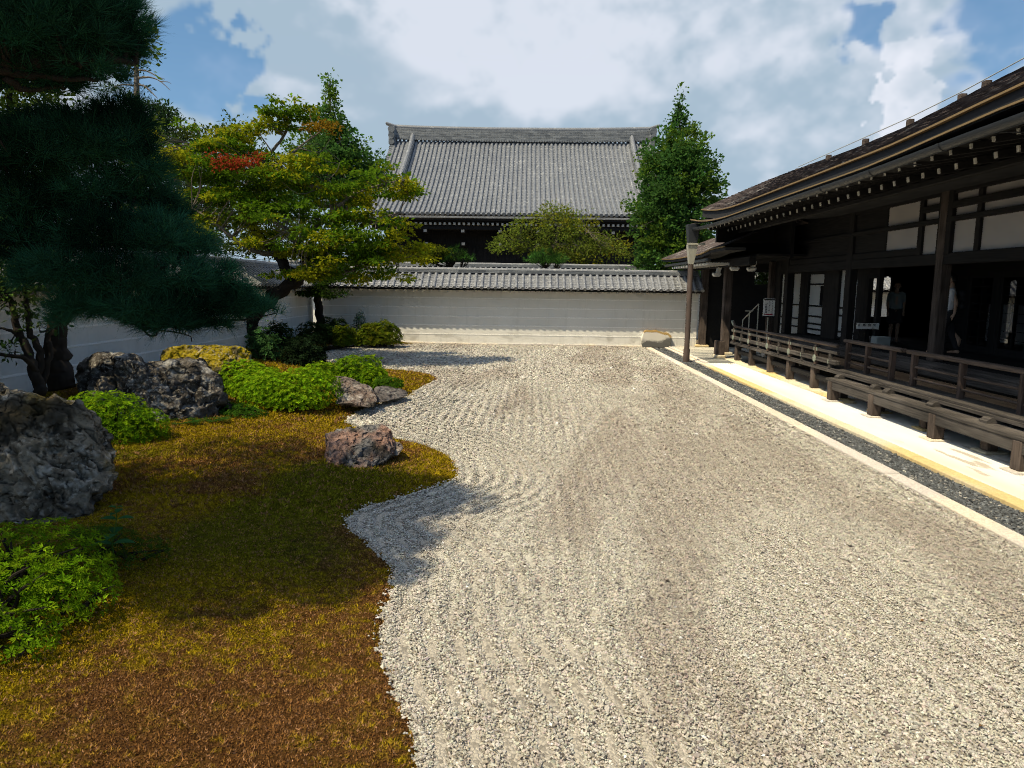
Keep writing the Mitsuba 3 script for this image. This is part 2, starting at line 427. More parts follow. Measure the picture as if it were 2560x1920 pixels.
MB().add([[-900, -900, -0.14], [900, -900, -0.14], [900, 900, -0.14], [-900, 900, -0.14]], [[0, 1, 2, 3]]).put('ground', 'earth', kind='structure')
# raked bed under the loose pebbles


def rake(x, y):
    d = rim(x, y)
    w = smooth01(1.7, 1.1, d)
    a = 2 * np.pi * x / 0.17 + 0.5 * np.sin(y * 0.7)
    b = 2 * np.pi * d / 0.17
    return 0.027 * (w * np.sin(b) + (1 - w) * np.sin(a)) * (0.60 + 0.40 * smooth01(6, 10, y)) * (1 - 0.55 * smooth01(13, 20, y))


xs, ys = np.arange(-8.4, 4.5, 0.06), np.concatenate([np.arange(1, 9, 0.5), np.arange(9, 27.8, 0.12), [27.8]])
X, Y = np.meshgrid(xs, ys)
Z = rake(X.ravel(), Y.ravel()) * (shapely.contains(MOSS, shapely.points(X.ravel(), Y.ravel())) == 0) - 0.012
keep = ~shapely.contains(MOSS.buffer(-0.3), shapely.points(X.ravel(), Y.ravel()))
nx = len(xs)
i, j = np.meshgrid(np.arange(len(ys) - 1), np.arange(nx - 1), indexing='ij')
q = np.stack([i * nx + j, i * nx + j + 1, (i + 1) * nx + j + 1, (i + 1) * nx + j], -1).reshape(-1, 4)
q = q[keep[q].any(1)]
used, inv = np.unique(q, return_inverse=True)
MB().add(np.stack([X.ravel(), Y.ravel(), Z], 1)[used], inv.reshape(-1, 4)).put('gravel', 'gravel_pale', kind='structure', smooth=True)

ICO = trimesh.creation.icosahedron()
OCT = (A_([[1, 0, 0], [-1, 0, 0], [0, 1, 0], [0, -1, 0], [0, 0, 1], [0, 0, -1.0]]), A_([[0, 2, 4], [2, 1, 4], [1, 3, 4], [3, 0, 4], [2, 0, 5], [1, 2, 5], [3, 1, 5], [0, 3, 5]]))
ICO = (ICO.vertices / np.linalg.norm(ICO.vertices, axis=1, keepdims=True), ICO.faces)


PYR = (A_([[1, 0, -0.3], [0.1, 1, -0.3], [-1, 0.1, -0.3], [-0.1, -1, -0.3], [0, 0, 0.8]]), A_([[0, 1, 4], [1, 2, 4], [2, 3, 4], [3, 0, 4]]))


def pebbles(rng, P, size, shape, cols, flat=0.72):
    n, (bv, bf) = len(P), shape
    q = rng.normal(size=(n, 4))
    if len(bv) == 5:  # keep the open side down
        q[:, 1:3] *= 0.28
    q = unit(q)
    w, x, y, z = q.T
    R = np.stack([1 - 2 * (y*y + z*z), 2 * (x*y - z*w), 2 * (x*z + y*w), 2 * (x*y + z*w), 1 - 2 * (x*x + z*z), 2 * (y*z - x*w), 2 * (x*z - y*w), 2 * (y*z + x*w), 1 - 2 * (x*x + y*y)], 1).reshape(n, 3, 3)
    sc = size[:, None] * np.exp(rng.normal(size=(n, 3)) * 0.24)
    v = bv[None] * sc[:, None] * (1 + 0.22 * rng.normal(size=(n, len(bv), 1)))
    v = np.einsum('nij,nkj->nki', R, v)
    v[..., 2] *= flat
    v += P[:, None]
    f = bf[None] + (np.arange(n) * len(bv))[:, None, None]
    return v.reshape(-1, 3), f.reshape(-1, 3), np.repeat(cols, len(bv), 0)


rng = np.random.default_rng(11)
gm = MB()
for y0, y1, s, shape in ((2.3, 4.6, 0.0086, OCT), (4.6, 7.4, 0.0096, PYR), (7.4, 11.0, 0.0125, PYR), (11.0, 17.5, 0.0185, PYR), (17.5, 27.7, 0.028, PYR)):
    st = s * 1.62
    gx, gy = np.meshgrid(np.arange(-3.2 if y0 < 17 else -7.3, 4.49, st), np.arange(y0, y1, st))
    gx, gy = gx.ravel() + rng.uniform(-.5, .5, gx.size) * st, gy.ravel() + rng.uniform(-.5, .5, gy.size) * st
    ok = (gx < 0.80 * gy + 0.25) & (gx > -0.74 * gy - 0.2) & (gx < 4.475) & (~shapely.contains(MOSS, shapely.points(gx, gy)) | ((rim(gx, gy) < rng.exponential(0.02, gx.size)) & (rng.random(gx.size) < 0.5)))
    gx, gy = gx[ok], gy[ok]
    n = len(gx)
    size = s * np.exp(rng.normal(size=n) * 0.22)
    z = rake(gx, gy) + gz(gx, gy) * 0.9 + rng.uniform(-0.4, 0.55, n) * s * (1.0 if y0 < 7 else 0.6)
    t = rng.random(n)
    big = meshkit.fbm(np.stack([gx * 0.95 - 0.12 * gy, gy * 0.22, 0 * gx], 1), 4, 9)
    patch = smooth01(0.50, 0.64, big)
    cols = np.where((t < 0.66)[:, None], A_([0.53, 0.51, 0.455]), np.where((t < 0.90)[:, None], A_([0.41, 0.385, 0.34]), np.where((t < 0.975)[:, None], A_([0.27, 0.25, 0.22]), A_([0.15, 0.135, 0.125]))))
    cols = cols * np.exp(rng.normal(size=(n, 1)) * 0.13) * np.exp(rng.normal(size=(n, 3)) * 0.03) * (1 - patch[:, None] * A_([0.20, 0.235, 0.245]))
    bright = rng.random(n) < 0.0035
    cols[bright] = 0.84
    gm.add(*pebbles(rng, np.stack([gx, gy, z], 1), size, shape, np.clip(cols, 0, 0.86)))
gm.put('pebble_gravel', 'vertex_matt', color=True, kind='stuff', label='loose pale pebbles of the raked gravel bed in the sun', cat='gravel')

# moss: a sheet and tufts on it
rng = np.random.default_rng(5)
bx, by = np.meshgrid(np.arange(-8.33, -0.3, 0.11), np.arange(1.0, 27.8, 0.11))
bp = np.stack([bx.ravel(), by.ravel()], 1) + rng.uniform(-.03, .03, (bx.size, 2))
bp = bp[shapely.contains(MOSS.buffer(-0.04), shapely.points(bp))]
edge = [shapely.get_coordinates(shapely.segmentize(MOSS.exterior, 0.06))]
edge += [shapely.get_coordinates(shapely.segmentize(MOSS.buffer(-d).exterior, 0.06)) for d in (0.03, 0.075)]
bp = np.vstack([bp] + edge)
tri = Delaunay(bp).simplices
tri = tri[shapely.contains(MOSS, shapely.points(bp[tri].mean(1)))]
bz = moss_z(bp[:, 0], bp[:, 1]) - 0.012


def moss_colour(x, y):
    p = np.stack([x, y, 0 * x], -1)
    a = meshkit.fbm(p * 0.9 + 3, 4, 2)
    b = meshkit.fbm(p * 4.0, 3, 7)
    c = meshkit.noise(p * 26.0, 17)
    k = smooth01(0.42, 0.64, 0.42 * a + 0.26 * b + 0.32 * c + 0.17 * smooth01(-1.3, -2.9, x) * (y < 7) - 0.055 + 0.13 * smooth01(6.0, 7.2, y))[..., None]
    g = (0.85 * smooth01(-1.0, -1.9, x) * smooth01(4.6, 5.8, y) * smooth01(9.6, 8.2, y) * smooth01(0.35, 0.6, a))[..., None]  # shade under the pine boughs painted into the moss as darker green
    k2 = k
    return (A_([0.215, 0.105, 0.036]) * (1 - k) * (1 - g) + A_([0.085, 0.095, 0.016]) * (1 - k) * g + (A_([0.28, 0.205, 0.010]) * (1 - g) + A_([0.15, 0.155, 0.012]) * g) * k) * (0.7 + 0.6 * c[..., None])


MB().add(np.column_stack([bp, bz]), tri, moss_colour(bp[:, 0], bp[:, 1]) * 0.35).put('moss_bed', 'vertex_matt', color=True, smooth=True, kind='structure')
mm = MB()
for y0, y1, st, h, w, nb in ((2.2, 6.6, 0.0128, 0.0135, 0.0068, 3), (6.6, 11.0, 0.026, 0.028, 0.011, 4), (11.0, 27.0, 0.058, 0.036, 0.02, 4)):
    gx, gy = np.meshgrid(np.arange(-8.3, -0.3, st), np.arange(y0, y1, st))
    gx, gy = gx.ravel() + rng.uniform(-.6, .6, gx.size) * st, gy.ravel() + rng.uniform(-.6, .6, gy.size) * st
    ok = (gx > -0.80 * gy - 0.2) & shapely.contains(MOSS, shapely.points(gx, gy))
    gx, gy = gx[ok], gy[ok]
    n = len(gx)
    tall = np.exp(rng.normal(size=n) * 0.25) * (0.40 + 0.4 * meshkit.fbm(np.stack([gx * 7, gy * 7, 0 * gx], 1), 2, 3) + 1.0 * meshkit.noise(np.stack([gx, gy, 0 * gx], 1) * 26.0, 17))
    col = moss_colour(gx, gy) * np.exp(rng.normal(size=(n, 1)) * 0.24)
    straw = rng.random(n) < 0.14
    col[straw] = A_([0.36, 0.20, 0.10]) * np.exp(rng.normal(size=(straw.sum(), 1)) * 0.2)
    P = np.stack([gx, gy, moss_z(gx, gy) - 0.010], 1)
    P = np.repeat(P, nb, 0) + rng.normal(size=(n * nb, 3)) * A_([st * 0.28, st * 0.28, 0.0])
    D = unit(rng.normal(size=(n * nb, 3)) * A_([0.7, 0.7, 0.25]) + A_([0, 0, 0.9]))
    S = unit(np.cross(D, rng.normal(size=(n * nb, 3)))) * w * 0.5
    L = np.repeat(h * tall, nb)[:, None] * rng.uniform(0.7, 1.25, (n * nb, 1))
    v = np.stack([P - S, P + S, P + D * L], 1).reshape(-1, 3)
    mm.add(v, np.arange(len(v)).reshape(-1, 3), np.repeat(np.repeat(col, nb, 0) * np.exp(rng.normal(size=(n * nb, 1)) * 0.12), 3, 0))
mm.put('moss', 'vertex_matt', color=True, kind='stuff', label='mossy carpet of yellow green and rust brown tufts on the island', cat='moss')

# kerb slabs, dark pebble drain, yellow kerb, pavement
cuts = [1.2, 3.4, 5.9, 8.79, 11.95, 13.08, 16.0, 18.6, 21.25, 24.2, 27.2]
tag('kerb', 'pale granite kerb of long slabs along the gravel', kind='structure')
rng = np.random.default_rng(3)
for a, b in zip(cuts[:-1], cuts[1:]):
    MB().box((4.485 + rng.uniform(-.006, .006), 4.70 + rng.uniform(-.006, .006)), (a + .014, b - .014), (-0.12, 0.035 + rng.uniform(-.004, .004)), 0.008).put('kerb_slab', 'stone_granite_warm' if rng.random() < 0.4 else 'stone_granite', 'kerb')
MB().box((4.66, 5.26), (0.5, 27.3), (-0.13, 0.0), 0.0).put('drain_bed', 'soil_dark', kind='structure')
dm = MB()
for y0, y1, s in ((5.5, 10.5, 0.016), (10.5, 17, 0.019), (17, 27.3, 0.026)):
    st = s * 1.5
    gx, gy = np.meshgrid(np.arange(4.715, 5.215, st), np.arange(y0, y1, st))
    gx, gy = gx.ravel() + rng.uniform(-.45, .45, gx.size) * st, gy.ravel() + rng.uniform(-.45, .45, gy.size) * st
    gx = np.clip(gx, 4.715, 5.21)
    n = len(gx)
    t = rng.random(n)
    cols = np.where((t < 0.93)[:, None], A_([0.115, 0.125, 0.135]), A_([0.34, 0.33, 0.31])) * np.exp(rng.normal(size=(n, 1)) * 0.3)
    dm.add(*pebbles(rng, np.stack([gx, gy, 0.008 + rng.uniform(0, .012, n)], 1), s * np.exp(rng.normal(size=n) * .2), OCT if y0 < 10 else PYR, cols, 0.6))
dm.put('drain_pebbles', 'vertex_matt', color=True, kind='stuff', label='dark blue grey pebbles in the drain between the two kerbs', cat='pebbles')
tag('path', 'sunlit pale plaster pavement below the veranda with a yellow stone edge', kind='structure')
cuts = [1.0, 4.6, 7.2, 9.6, 12.1, 14.3, 16.9, 19.4, 21.62]
for a, b in zip(cuts[:-1], cuts[1:]):
    MB().box((5.22, 5.43), (a + .004, b - .004), (-0.1, 0.062 + rng.uniform(-.002, .002)), 0.01).put('edge_stone', 'stone_yellow', 'path')
MB().box((5.436, 16), (0.5, 21.62), (-0.13, 0.055), 0.0).put('path_slab', 'pave_white', 'path')
MB().box((5.52, 16), (21.63, 27.45), (-0.13, 0.06), 0.01).put('path_slab', 'pave_grey', 'path')
for a, b in ((21.63, 23.6), (23.6, 25.6), (25.6, 27.3)):
    MB().box((5.22, 5.34), (a + .004, b - .004), (-0.1, 0.05), 0.01).put('edge_stone', 'stone_granite', 'path')
    MB().box((5.37, 5.515), (a + .004, b - .004), (-0.1, 0.075), 0.01).put('edge_stone', 'stone_granite', 'path')

# ------------------------------------------------------------------ tiled garden walls


def half_pipe(p0, p1, r, n=6, seg=3, lump=0.12, rng=None):
    """A run of round cover tiles from the ridge end p0 to the eave end p1 (rounded upwards), closed at the eave."""
    p0, p1 = A_(p0, float), A_(p1, float)
    d = p1 - p0; L = np.linalg.norm(d); d /= L
    s = np.cross(d, [0, 0, 1.0]); s /= np.linalg.norm(s); u = np.cross(s, d)
    th = np.linspace(0, np.pi, n + 1)
    rows = []
    for k in range(seg):
        for t, g in ((k / seg, 1 - lump), ((k + 1) / seg - 1e-3, 1.0)):
            rows.append(p0 + d * L * t + (np.cos(th)[:, None] * s + np.sin(th)[:, None] * u) * r * g)
    m = n + 1
    v = np.vstack(rows)
    i, j = np.meshgrid(np.arange(len(rows) - 1), np.arange(n), indexing='ij')
    f = np.stack([i * m + j, (i + 1) * m + j, (i + 1) * m + j + 1, i * m + j + 1], -1).reshape(-1, 4)
    f = np.vstack([f[:, [0, 1, 2]], f[:, [0, 2, 3]]])
    c = p0 + d * L - u * r * 0.1
    ring = p0 + d * L + (np.cos(np.linspace(0, 2 * np.pi, 13)[:-1])[:, None] * s + np.sin(np.linspace(0, 2 * np.pi, 13)[:-1])[:, None] * u) * r * 1.06 - u * r * 0.1
    k = len(v)
    e = np.arange(12)
    v = np.vstack([v, ring, ring - d * 0.03, c[None] + d * 0.012])
    f = np.vstack([f, np.stack([e + k, (e + 1) % 12 + k, e * 0 + k + 24], 1), np.stack([e + k, e + k + 12, (e + 1) % 12 + k], 1), np.stack([(e + 1) % 12 + k, e + k + 12, (e + 1) % 12 + k + 12], 1)])
    return v, f


def stepped_strip(p0, p1, width, rows, lip=0.012, sag=0.02):
    """A run of flat valley tiles between two rows of cover tiles, each lapping the one below."""
    p0, p1 = A_(p0, float), A_(p1, float)
    d = p1 - p0; L = np.linalg.norm(d); d /= L
    s = np.cross(d, [0, 0, 1.0]); s /= np.linalg.norm(s); u = np.cross(s, d)
    a = A_([-0.5, 0, 0.5]) * width
    h = A_([0, -sag, 0])
    V = []
    for k in range(rows):
        for t, z in ((k / rows, 0), ((k + 1) / rows, lip), ((k + 1) / rows, 0.0)):
            V.append(p0 + d * L * t + a[:, None] * s + (h[:, None] + z) * u)
    v = np.vstack(V)
    i, j = np.meshgrid(np.arange(len(V) - 1), np.arange(2), indexing='ij')
    return v, np.stack([i * 3 + j, (i + 1) * 3 + j, (i + 1) * 3 + j + 1, i * 3 + j + 1], -1).reshape(-1, 4)


def garden_wall(key, a, b, nrm, base, top, detail=True, stripes=(0.39, 0.745, 1.09, 1.44, 1.80), both=True, tail=0.0):
    """A plastered earth wall from a to b (its visible face), nrm pointing out of that face, under a tiled roof."""
    a, b, nrm = A_([*a, 0.0]), A_([*b, 0.0]), A_([*nrm, 0.0])
    e = b - a; L = np.linalg.norm(e); e /= L
    thick, over, eave, ridge = 0.5, 0.66, top + 0.13, top + 0.70
    up = A_([0, 0, 1.0])

    def P(s, n, z):
        return a + e * s + nrm * n + up * z

    def slab(s0, s1, n0, n1, z0, z1, bev=0.0):
        m = MB()
        lo, hi = np.minimum(P(s0, n0, z0), P(s1, n1, z1)), np.maximum(P(s0, n0, z0), P(s1, n1, z1))
        return m.box((lo[0], hi[0]), (lo[1], hi[1]), (lo[2], hi[2]), bev)
    slab(0, L, -thick, 0, base - 0.2, top + 0.1).put('plaster_body', 'plaster_white', key)
    for z in stripes:
        slab(0.01, L - 0.01, 0.0, 0.012, z - 0.015, z + 0.015).put('plaster_line', 'plaster_line', key)
    if detail:
        rng = np.random.default_rng(int(L * 10))
        s = 0.0
        while s < L:
            w = min(rng.uniform(0.5, 1.3), L - s)
            slab(s + 0.004, s + w - 0.004, 0.0, 0.10 + rng.uniform(-.01, .015), base - 0.1, base + 0.055 + rng.uniform(-.008, .01), 0.012).put('base_stone', 'stone_granite', key)
            s += w
    # rafters with pale ends below the boarding
    nr = int(L / 0.345)
    for k in range(nr + 1):
        s = 0.06 + k * (L - 0.12) / nr
        slab(s - 0.030, s + 0.030, -0.05, over - 0.22, top - 0.065, top + 0.005, 0.0).put('rafter', 'end_grain_white', key)
    slab(0, L, -0.1, over - 0.10, top + 0.006, top + 0.075).put('eave_board', 'timber_dark', key)
    roof = MB()
    n0, n1 = (over, -thick / 2), None
    for side in ((1, -1) if both else (1,)):
        e0, e1 = (over if side == 1 else -thick - over), -thick / 2
        roof.add([P(0, e0, eave - 0.03), P(L, e0, eave - 0.03), P(L, e1, ridge - 0.03), P(0, e1, ridge - 0.03)], [[0, 1, 2, 3]])
        roof.add([P(0, e0, eave - 0.03), P(L, e0, eave - 0.03), P(L, e0, top + 0.076), P(0, e0, top + 0.076)], [[0, 1, 2, 3]])
        roof.add([P(0, e0, top + 0.076), P(L, e0, top + 0.076), P(L, e1, top + 0.077), P(0, e1, top + 0.077)], [[0, 1, 2, 3]])
    roof.put('roof_bed', 'timber_dark', key)
    step = 0.257
    n = int(L / step)
    pans = MB()
    for k in range(n + 1):
        s = k * L / n
        v, f = half_pipe(P(s, -thick / 2 + 0.06, ridge - 0.02), P(s, over + 0.03, eave - 0.02), 0.062, 6, 3)
        MB().add(v, f).put('cover_tile', 'roof_tile_grey', key, smooth=40)
        if k < n:
            pans.add(*stepped_strip(P(s + step / 2, -thick / 2 + 0.06, ridge - 0.025), P(s + step / 2, over + 0.015, eave - 0.025), L / n, 9))
    pans.put('valley_tiles', 'roof_tile_grey', key, kind='stuff')
    zz = ridge - 0.03
    for k, (w, h) in enumerate(((0.17, 0.045), (0.155, 0.042), (0.14, 0.042))):
        slab(-0.02, L + tail, -thick / 2 - w, -thick / 2 + w, zz, zz + h, 0.006).put('ridge_course', 'ridge_tile', key)
        zz += h + 0.006
    k, s = 0, 0.0
    while s < L + tail:
        p0, p1 = P(s + 0.004, -thick / 2, zz - 0.02), P(min(s + 0.62, L + tail), -thick / 2, zz - 0.02)
        v, f = tube(np.stack([p0, p1]), 0.085, 10)
        MB().add(v, f).put('ridge_cap', 'roof_tile_grey', key, smooth=40)
        s += 0.62
    return key


wall = thing('garden_wall', 'long white plastered wall with five raised lines closing the far end of the gravel, grey tiled top', 'wall')
garden_wall(wall, (-8.33, 27.8), (6.52, 27.8), (0, -1), 0.0, 2.10, tail=0.0)
wall2 = thing('garden_wall', 'white plastered wall along the left side behind the rocks and trees, in the shade', 'wall')
garden_wall(wall2, (-8.33, 27.28), (-8.33, 0.6), (1, 0), 0.30, 2.10, both=True)
# the cracked and bulged piece at the foot of the far wall
pl = MB()
outl = A_([(4.42, 0.02), (4.38, 0.30), (4.47, 0.60), (4.56, 0.655), (4.78, 0.645), (4.95, 0.66), (5.10, 0.60), (5.26, 0.55), (5.38, 0.56), (5.50, 0.46), (5.53, 0.40), (5.46, 0.28), (5.53, 0.10), (5.47, 0.015)])


def slab_from(outline, y0, y1, lean, m):
    sh = trimesh.creation.extrude_polygon(shapely.Polygon(outline), 1.0, engine='earcut')
    v = A_(sh.vertices)
    x, z, t = v[:, 0], v[:, 1], v[:, 2]
    y = y0 + (y1 - y0) * t + lean * z
    return m.add(np.stack([x, y, z], 1), sh.faces[:, ::-1])


slab_from(outl, 27.60, 27.80, 0.07, pl)
panel = pl.put('broken_plaster', 'plaster_stained', wall, label='cracked slab of stained plaster leaning out at the foot of the wall')
cr = MB()
slab_from(A_([(4.46, 0.575), (4.47, 0.63), (4.56, 0.675), (4.78, 0.663), (4.95, 0.678), (5.10, 0.62), (5.26, 0.57), (5.38, 0.58), (5.51, 0.47), (5.53, 0.40), (5.50, 0.385), (5.46, 0.41), (5.38, 0.50), (5.26, 0.50), (5.10, 0.55), (4.95, 0.60), (4.78, 0.585), (4.56, 0.605)]), 27.592, 27.79, 0.07, cr)
cr.put('clay_edge', 'clay_ochre', wall)
lm = MB().box((4.40, 5.52), (27.44, 27.5), (0.385, 0.405), 0.004)
# second wall, on the far side of the lane
wall3 = thing('garden_wall', 'tiled top of a second wall in the lane just behind the far white wall', 'wall')
garden_wall(wall3, (-12, 35.0), (9.0, 35.0), (0, -1), 0.0, 2.52, detail=False, stripes=())
# small yard wall seen through the hall's doorway
wall4 = thing('garden_wall', 'sunlit white wall with tiled top glimpsed through the dark hall doorway', 'wall')
garden_wall(wall4, (9.5, 31.0), (19.0, 31.0), (0, -1), 0.0, 2.25, detail=False, stripes=(1.0, 1.5))

# ------------------------------------------------------------------ the big tiled hall beyond the wall
BT = thing('temple_hall', 'large temple hall with a steep grey tiled roof and high ridge behind the far wall', 'temple')
Y0, Y1, ZE, ZR = 45.0, 52.4, 6.66, 12.42


def roof_pt(t, flare=0.0):
    """t = 0 at the eave, 1 at the ridge: a hanging curve."""
    return Y0 + (Y1 - Y0) * t, ZE + (ZR - ZE) * (0.80 * t + 0.20 * t * t)


def side_x(t):
    """Half-shape of the verge: it swings out near the eave."""
    return 10.05 + 0.35 * (1 - t) + 2.0 * np.maximum(0, 0.20 - t) ** 1.0 * 2.0


XC = -0.72
ts = np.linspace(0, 1, 25)
PY, PZ = roof_pt(ts)
bed = MB()
cov_x = np.linspace(-9.0, 9.0, 61)
tilestuff = MB()
for k, xx in enumerate(cov_x):
    gy, gzz = roof_pt(ts)
    w = 0.0
    xs_ = XC + xx * (1 + 0.055 * (1 - ts) ** 1.5)
    pts = np.stack([xs_, gy, gzz + 0.05], 1)
    v, f = tube(pts, 0.10 * (1 + 0.06 * (np.arange(25) % 2)), 7)
    m = MB().add(v, f)
    e, _ = tube(np.stack([pts[0] + A_([0, -0.06, -0.03]), pts[0] + A_([0, 0.02, 0])]), 0.115, 10)
    v2, f2 = tube(np.stack([pts[0] + A_([0, -0.07, -0.035]), pts[0] + A_([0, 0.03, 0.0])]), 0.115, 10)
    m.add(v2, f2).put('cover_tile', 'roof_tile_pale', BT, smooth=40)
    if k < len(cov_x) - 1:
        rows = 46
        tt = np.linspace(0, 1, rows + 1)
        ry, rz = roof_pt(tt)
        V = []
        for i in range(rows, 0, -1):
            for a_, lift in ((tt[i], 0.0), (tt[i - 1], 0.035), (tt[i - 1], 0.0)):
                y_, z_ = roof_pt(a_)
                c0 = XC + cov_x[k] * (1 + 0.055 * (1 - a_) ** 1.5)
                c1 = XC + cov_x[k + 1] * (1 + 0.055 * (1 - a_) ** 1.5)
                V.append(A_([[c0, y_, z_ + lift], [c1, y_, z_ + lift]]))
        v = np.vstack(V)
        i = np.arange(len(V) - 1)
        tilestuff.add(v, np.stack([i * 2, i * 2 + 2, i * 2 + 3, i * 2 + 1], 1))
tilestuff.put('valley_tiles', 'roof_tile_pale', BT, kind='stuff')
# back slope and gable ends keep it a solid
bk = MB()
for s in (-1, 1):
    xg = XC + s * 9.0
    gp = np.vstack([np.stack([np.full(25, xg), PY, PZ - 0.05], 1), np.stack([np.full(25, xg), 2 * Y1 - PY[::-1], PZ[::-1] - 0.05], 1)])
    c = A_([[xg, Y1, ZE - 0.2]])
    n = len(gp)
    bk.add(np.vstack([gp, c]), np.stack([np.arange(n - 1), np.arange(1, n), np.full(n - 1, n)], 1))
bk.add([[XC - 9.3, 2 * Y1 - Y0, ZE], [XC + 9.3, 2 * Y1 - Y0, ZE], [XC + 9.0, Y1, ZR], [XC - 9.0, Y1, ZR]], [[0, 1, 2, 3]])
bk.put('roof_body', 'roof_tile_pale', BT)
# verge tiles stepping down both gable edges
for s in (-1, 1):
    m = MB()
    for t in np.linspace(0.16, 0.97, 34):
        y_, z_ = roof_pt(t)
        xx = XC + s * 9.18 * (1 + 0.055 * (1 - t) ** 1.5)
        v, f = tube([[xx - s * 0.22, y_, z_ + 0.07], [xx + s * 0.14, y_, z_ + 0.04]], 0.10, 7)
        m.add(v, f)
    m.put('verge_tiles', 'ridge_tile', BT, smooth=40, kind='stuff')
# descending ridges
for s in (-1, 1):
    t = np.linspace(0.30, 1.0, 16)
    y_, z_ = roof_pt(t)
    xx = XC + s * 7.75 * (1 + 0.055 * (1 - t) ** 1.5)
    m = MB()
    for i in range(15):
        a, b = A_([xx[i], y_[i], z_[i]]), A_([xx[i + 1], y_[i + 1], z_[i + 1]])
        m.bar(a + A_([0, 0, .25]), b + A_([0, 0, .25]), 0.34, 0.55, 0.03)
    m.put('descending_ridge', 'ridge_tile', BT)
    v, f = tube(np.stack([xx, y_, z_ + 0.56], 1), 0.15, 9)
    MB().add(v, f).put('ridge_cap', 'roof_tile_pale', BT, smooth=40)
    MB().hull(np.vstack([chamfer((xx[0] - .3, xx[0] + .3), (y_[0] - .35, y_[0] + .05), (z_[0] - 0.05, z_[0] + .75), 0.08)])).put('ridge_end_tile', 'ridge_tile', BT)
# main ridge, bowed up to its ends
xr = np.linspace(-9.1, 9.1, 33)
lift = 0.13 * (np.abs(xr) / 9.1) ** 2.4
for k in range(4):
    m = MB()
    for i in range(32):
        g = 0.32 - 0.025 * k
        z0 = ZR + 0.14 + k * 0.175
        m.bar([XC + xr[i], Y1, z0 + lift[i]], [XC + xr[i + 1] + 0.003, Y1, z0 + lift[i + 1]], 2 * g, 0.162, 0.012)
    m.put('ridge_course', 'ridge_tile', BT)
v, f = tube(np.stack([XC + xr, np.full(33, Y1), ZR + 0.84 + lift], 1), 0.17, 10)
MB().add(v, f).put('ridge_cap', 'roof_tile_pale', BT, smooth=40)
m = MB()
for i in range(0, 100):
    x_ = XC - 8.8 + 17.6 * i / 99
    v, f = tube([[x_, Y1 - 0.40, ZR + 0.02 + 0.13 * (abs(x_ - XC) / 9.1) ** 2.4], [x_, Y1 - 0.2, ZR + 0.02 + 0.13 * (abs(x_ - XC) / 9.1) ** 2.4]], 0.085, 7)
    m.add(v, f)
m.put('ridge_round_tiles', 'ridge_tile', BT, smooth=40, kind='stuff')
for s in (-1, 1):
    xg = XC + s * 9.2
    m = MB().box((xg - .24, xg + .24), (Y1 - .55, Y1 + .55), (ZR - 0.35, ZR + 0.92), 0.08)
    for k in range(4):
        v, f = tube([[xg, Y1 - 0.50, ZR + 0.72 - 0.42 * k], [xg, Y1 - 0.72, ZR + 0.69 - 0.42 * k]], 0.24 - 0.02 * k, 12)
        m.add(v, f)
    oni = m.put('ridge_end_tile', 'ridge_tile', BT)
    MB().bar([xg - s * 0.25, Y1, ZR + 0.98], [xg + s * 0.50, Y1 - 0.1, ZR + 1.20], 0.5, 0.16, 0.05).put('ridge_horn', 'roof_tile_pale', BT)
# eave: pale board, rafters, dark walls below
xe = 9.75
MB().box((XC - xe, XC + xe), (Y0 - 0.02, Y0 + 0.22), (ZE - 0.24, ZE - 0.12), 0.01).put('eave_board', 'roof_tile_grey', BT)
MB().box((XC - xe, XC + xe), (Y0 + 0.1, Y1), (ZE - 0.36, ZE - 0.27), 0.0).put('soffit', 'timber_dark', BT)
for i in range(64):
    x_ = XC - 9.5 + 19.0 * i / 63
    MB().box((x_ - .065, x_ + .065), (Y0 + 0.35, Y0 + 2.2), (ZE - 0.62, ZE - 0.48), 0.0).put('rafter', 'end_grain_white', BT)
MB().box((XC - 9.6, XC + 9.6), (Y0 + 0.39, Y0 + 2.2), (ZE - 0.47, ZE - 0.37), 0.0).put('rafter_board', 'timber_dark', BT)
MB().box((XC - 9.3, XC + 9.3), (Y0 + 0.55, Y0 + 1.2), (ZE - 0.90, ZE - 0.63), 0.02).put('eave_beam', 'timber_dark', BT)
for i in range(8):
    x_ = XC - 8.3 + 2.37 * i
    for z_, y_ in ((ZE - 0.98, Y0 + 0.6), (ZE - 1.75, Y0 + 1.1)):
        bk_ = MB().box((x_ - .15, x_ + .15), (y_, y_ + 1.6), (z_ - 0.13, z_ + 0.13), 0.02).put('bracket', 'timber_dark', BT)
        MB().box((x_ - .10, x_ + .10), (y_ - 0.02, y_ - 0.002), (z_ - 0.08, z_ + 0.08), 0.0).put('bracket_end', 'stone_granite', bk_)
MB().box((XC - 8.8, XC + 8.8), (Y0 + 2.4, 2 * Y1 - Y0 - 2.4), (-0.1, ZE - 0.3), 0.0).put('wall', 'timber_dark_upright', BT)
for i in range(25):
    x_ = XC - 8.8 + 0.73 * i
    MB().box((x_ - .09, x_ + .09), (Y0 + 2.28, Y0 + 2.42), (0, ZE - 1.9), 0.01).put('wall_batten', 'timber_dark_upright', BT)

# ------------------------------------------------------------------ the wooden hall on the right
HALL = thing('veranda_hall', 'long dark timber hall with bark shingle roof, deep eaves and veranda on the right', 'hall')
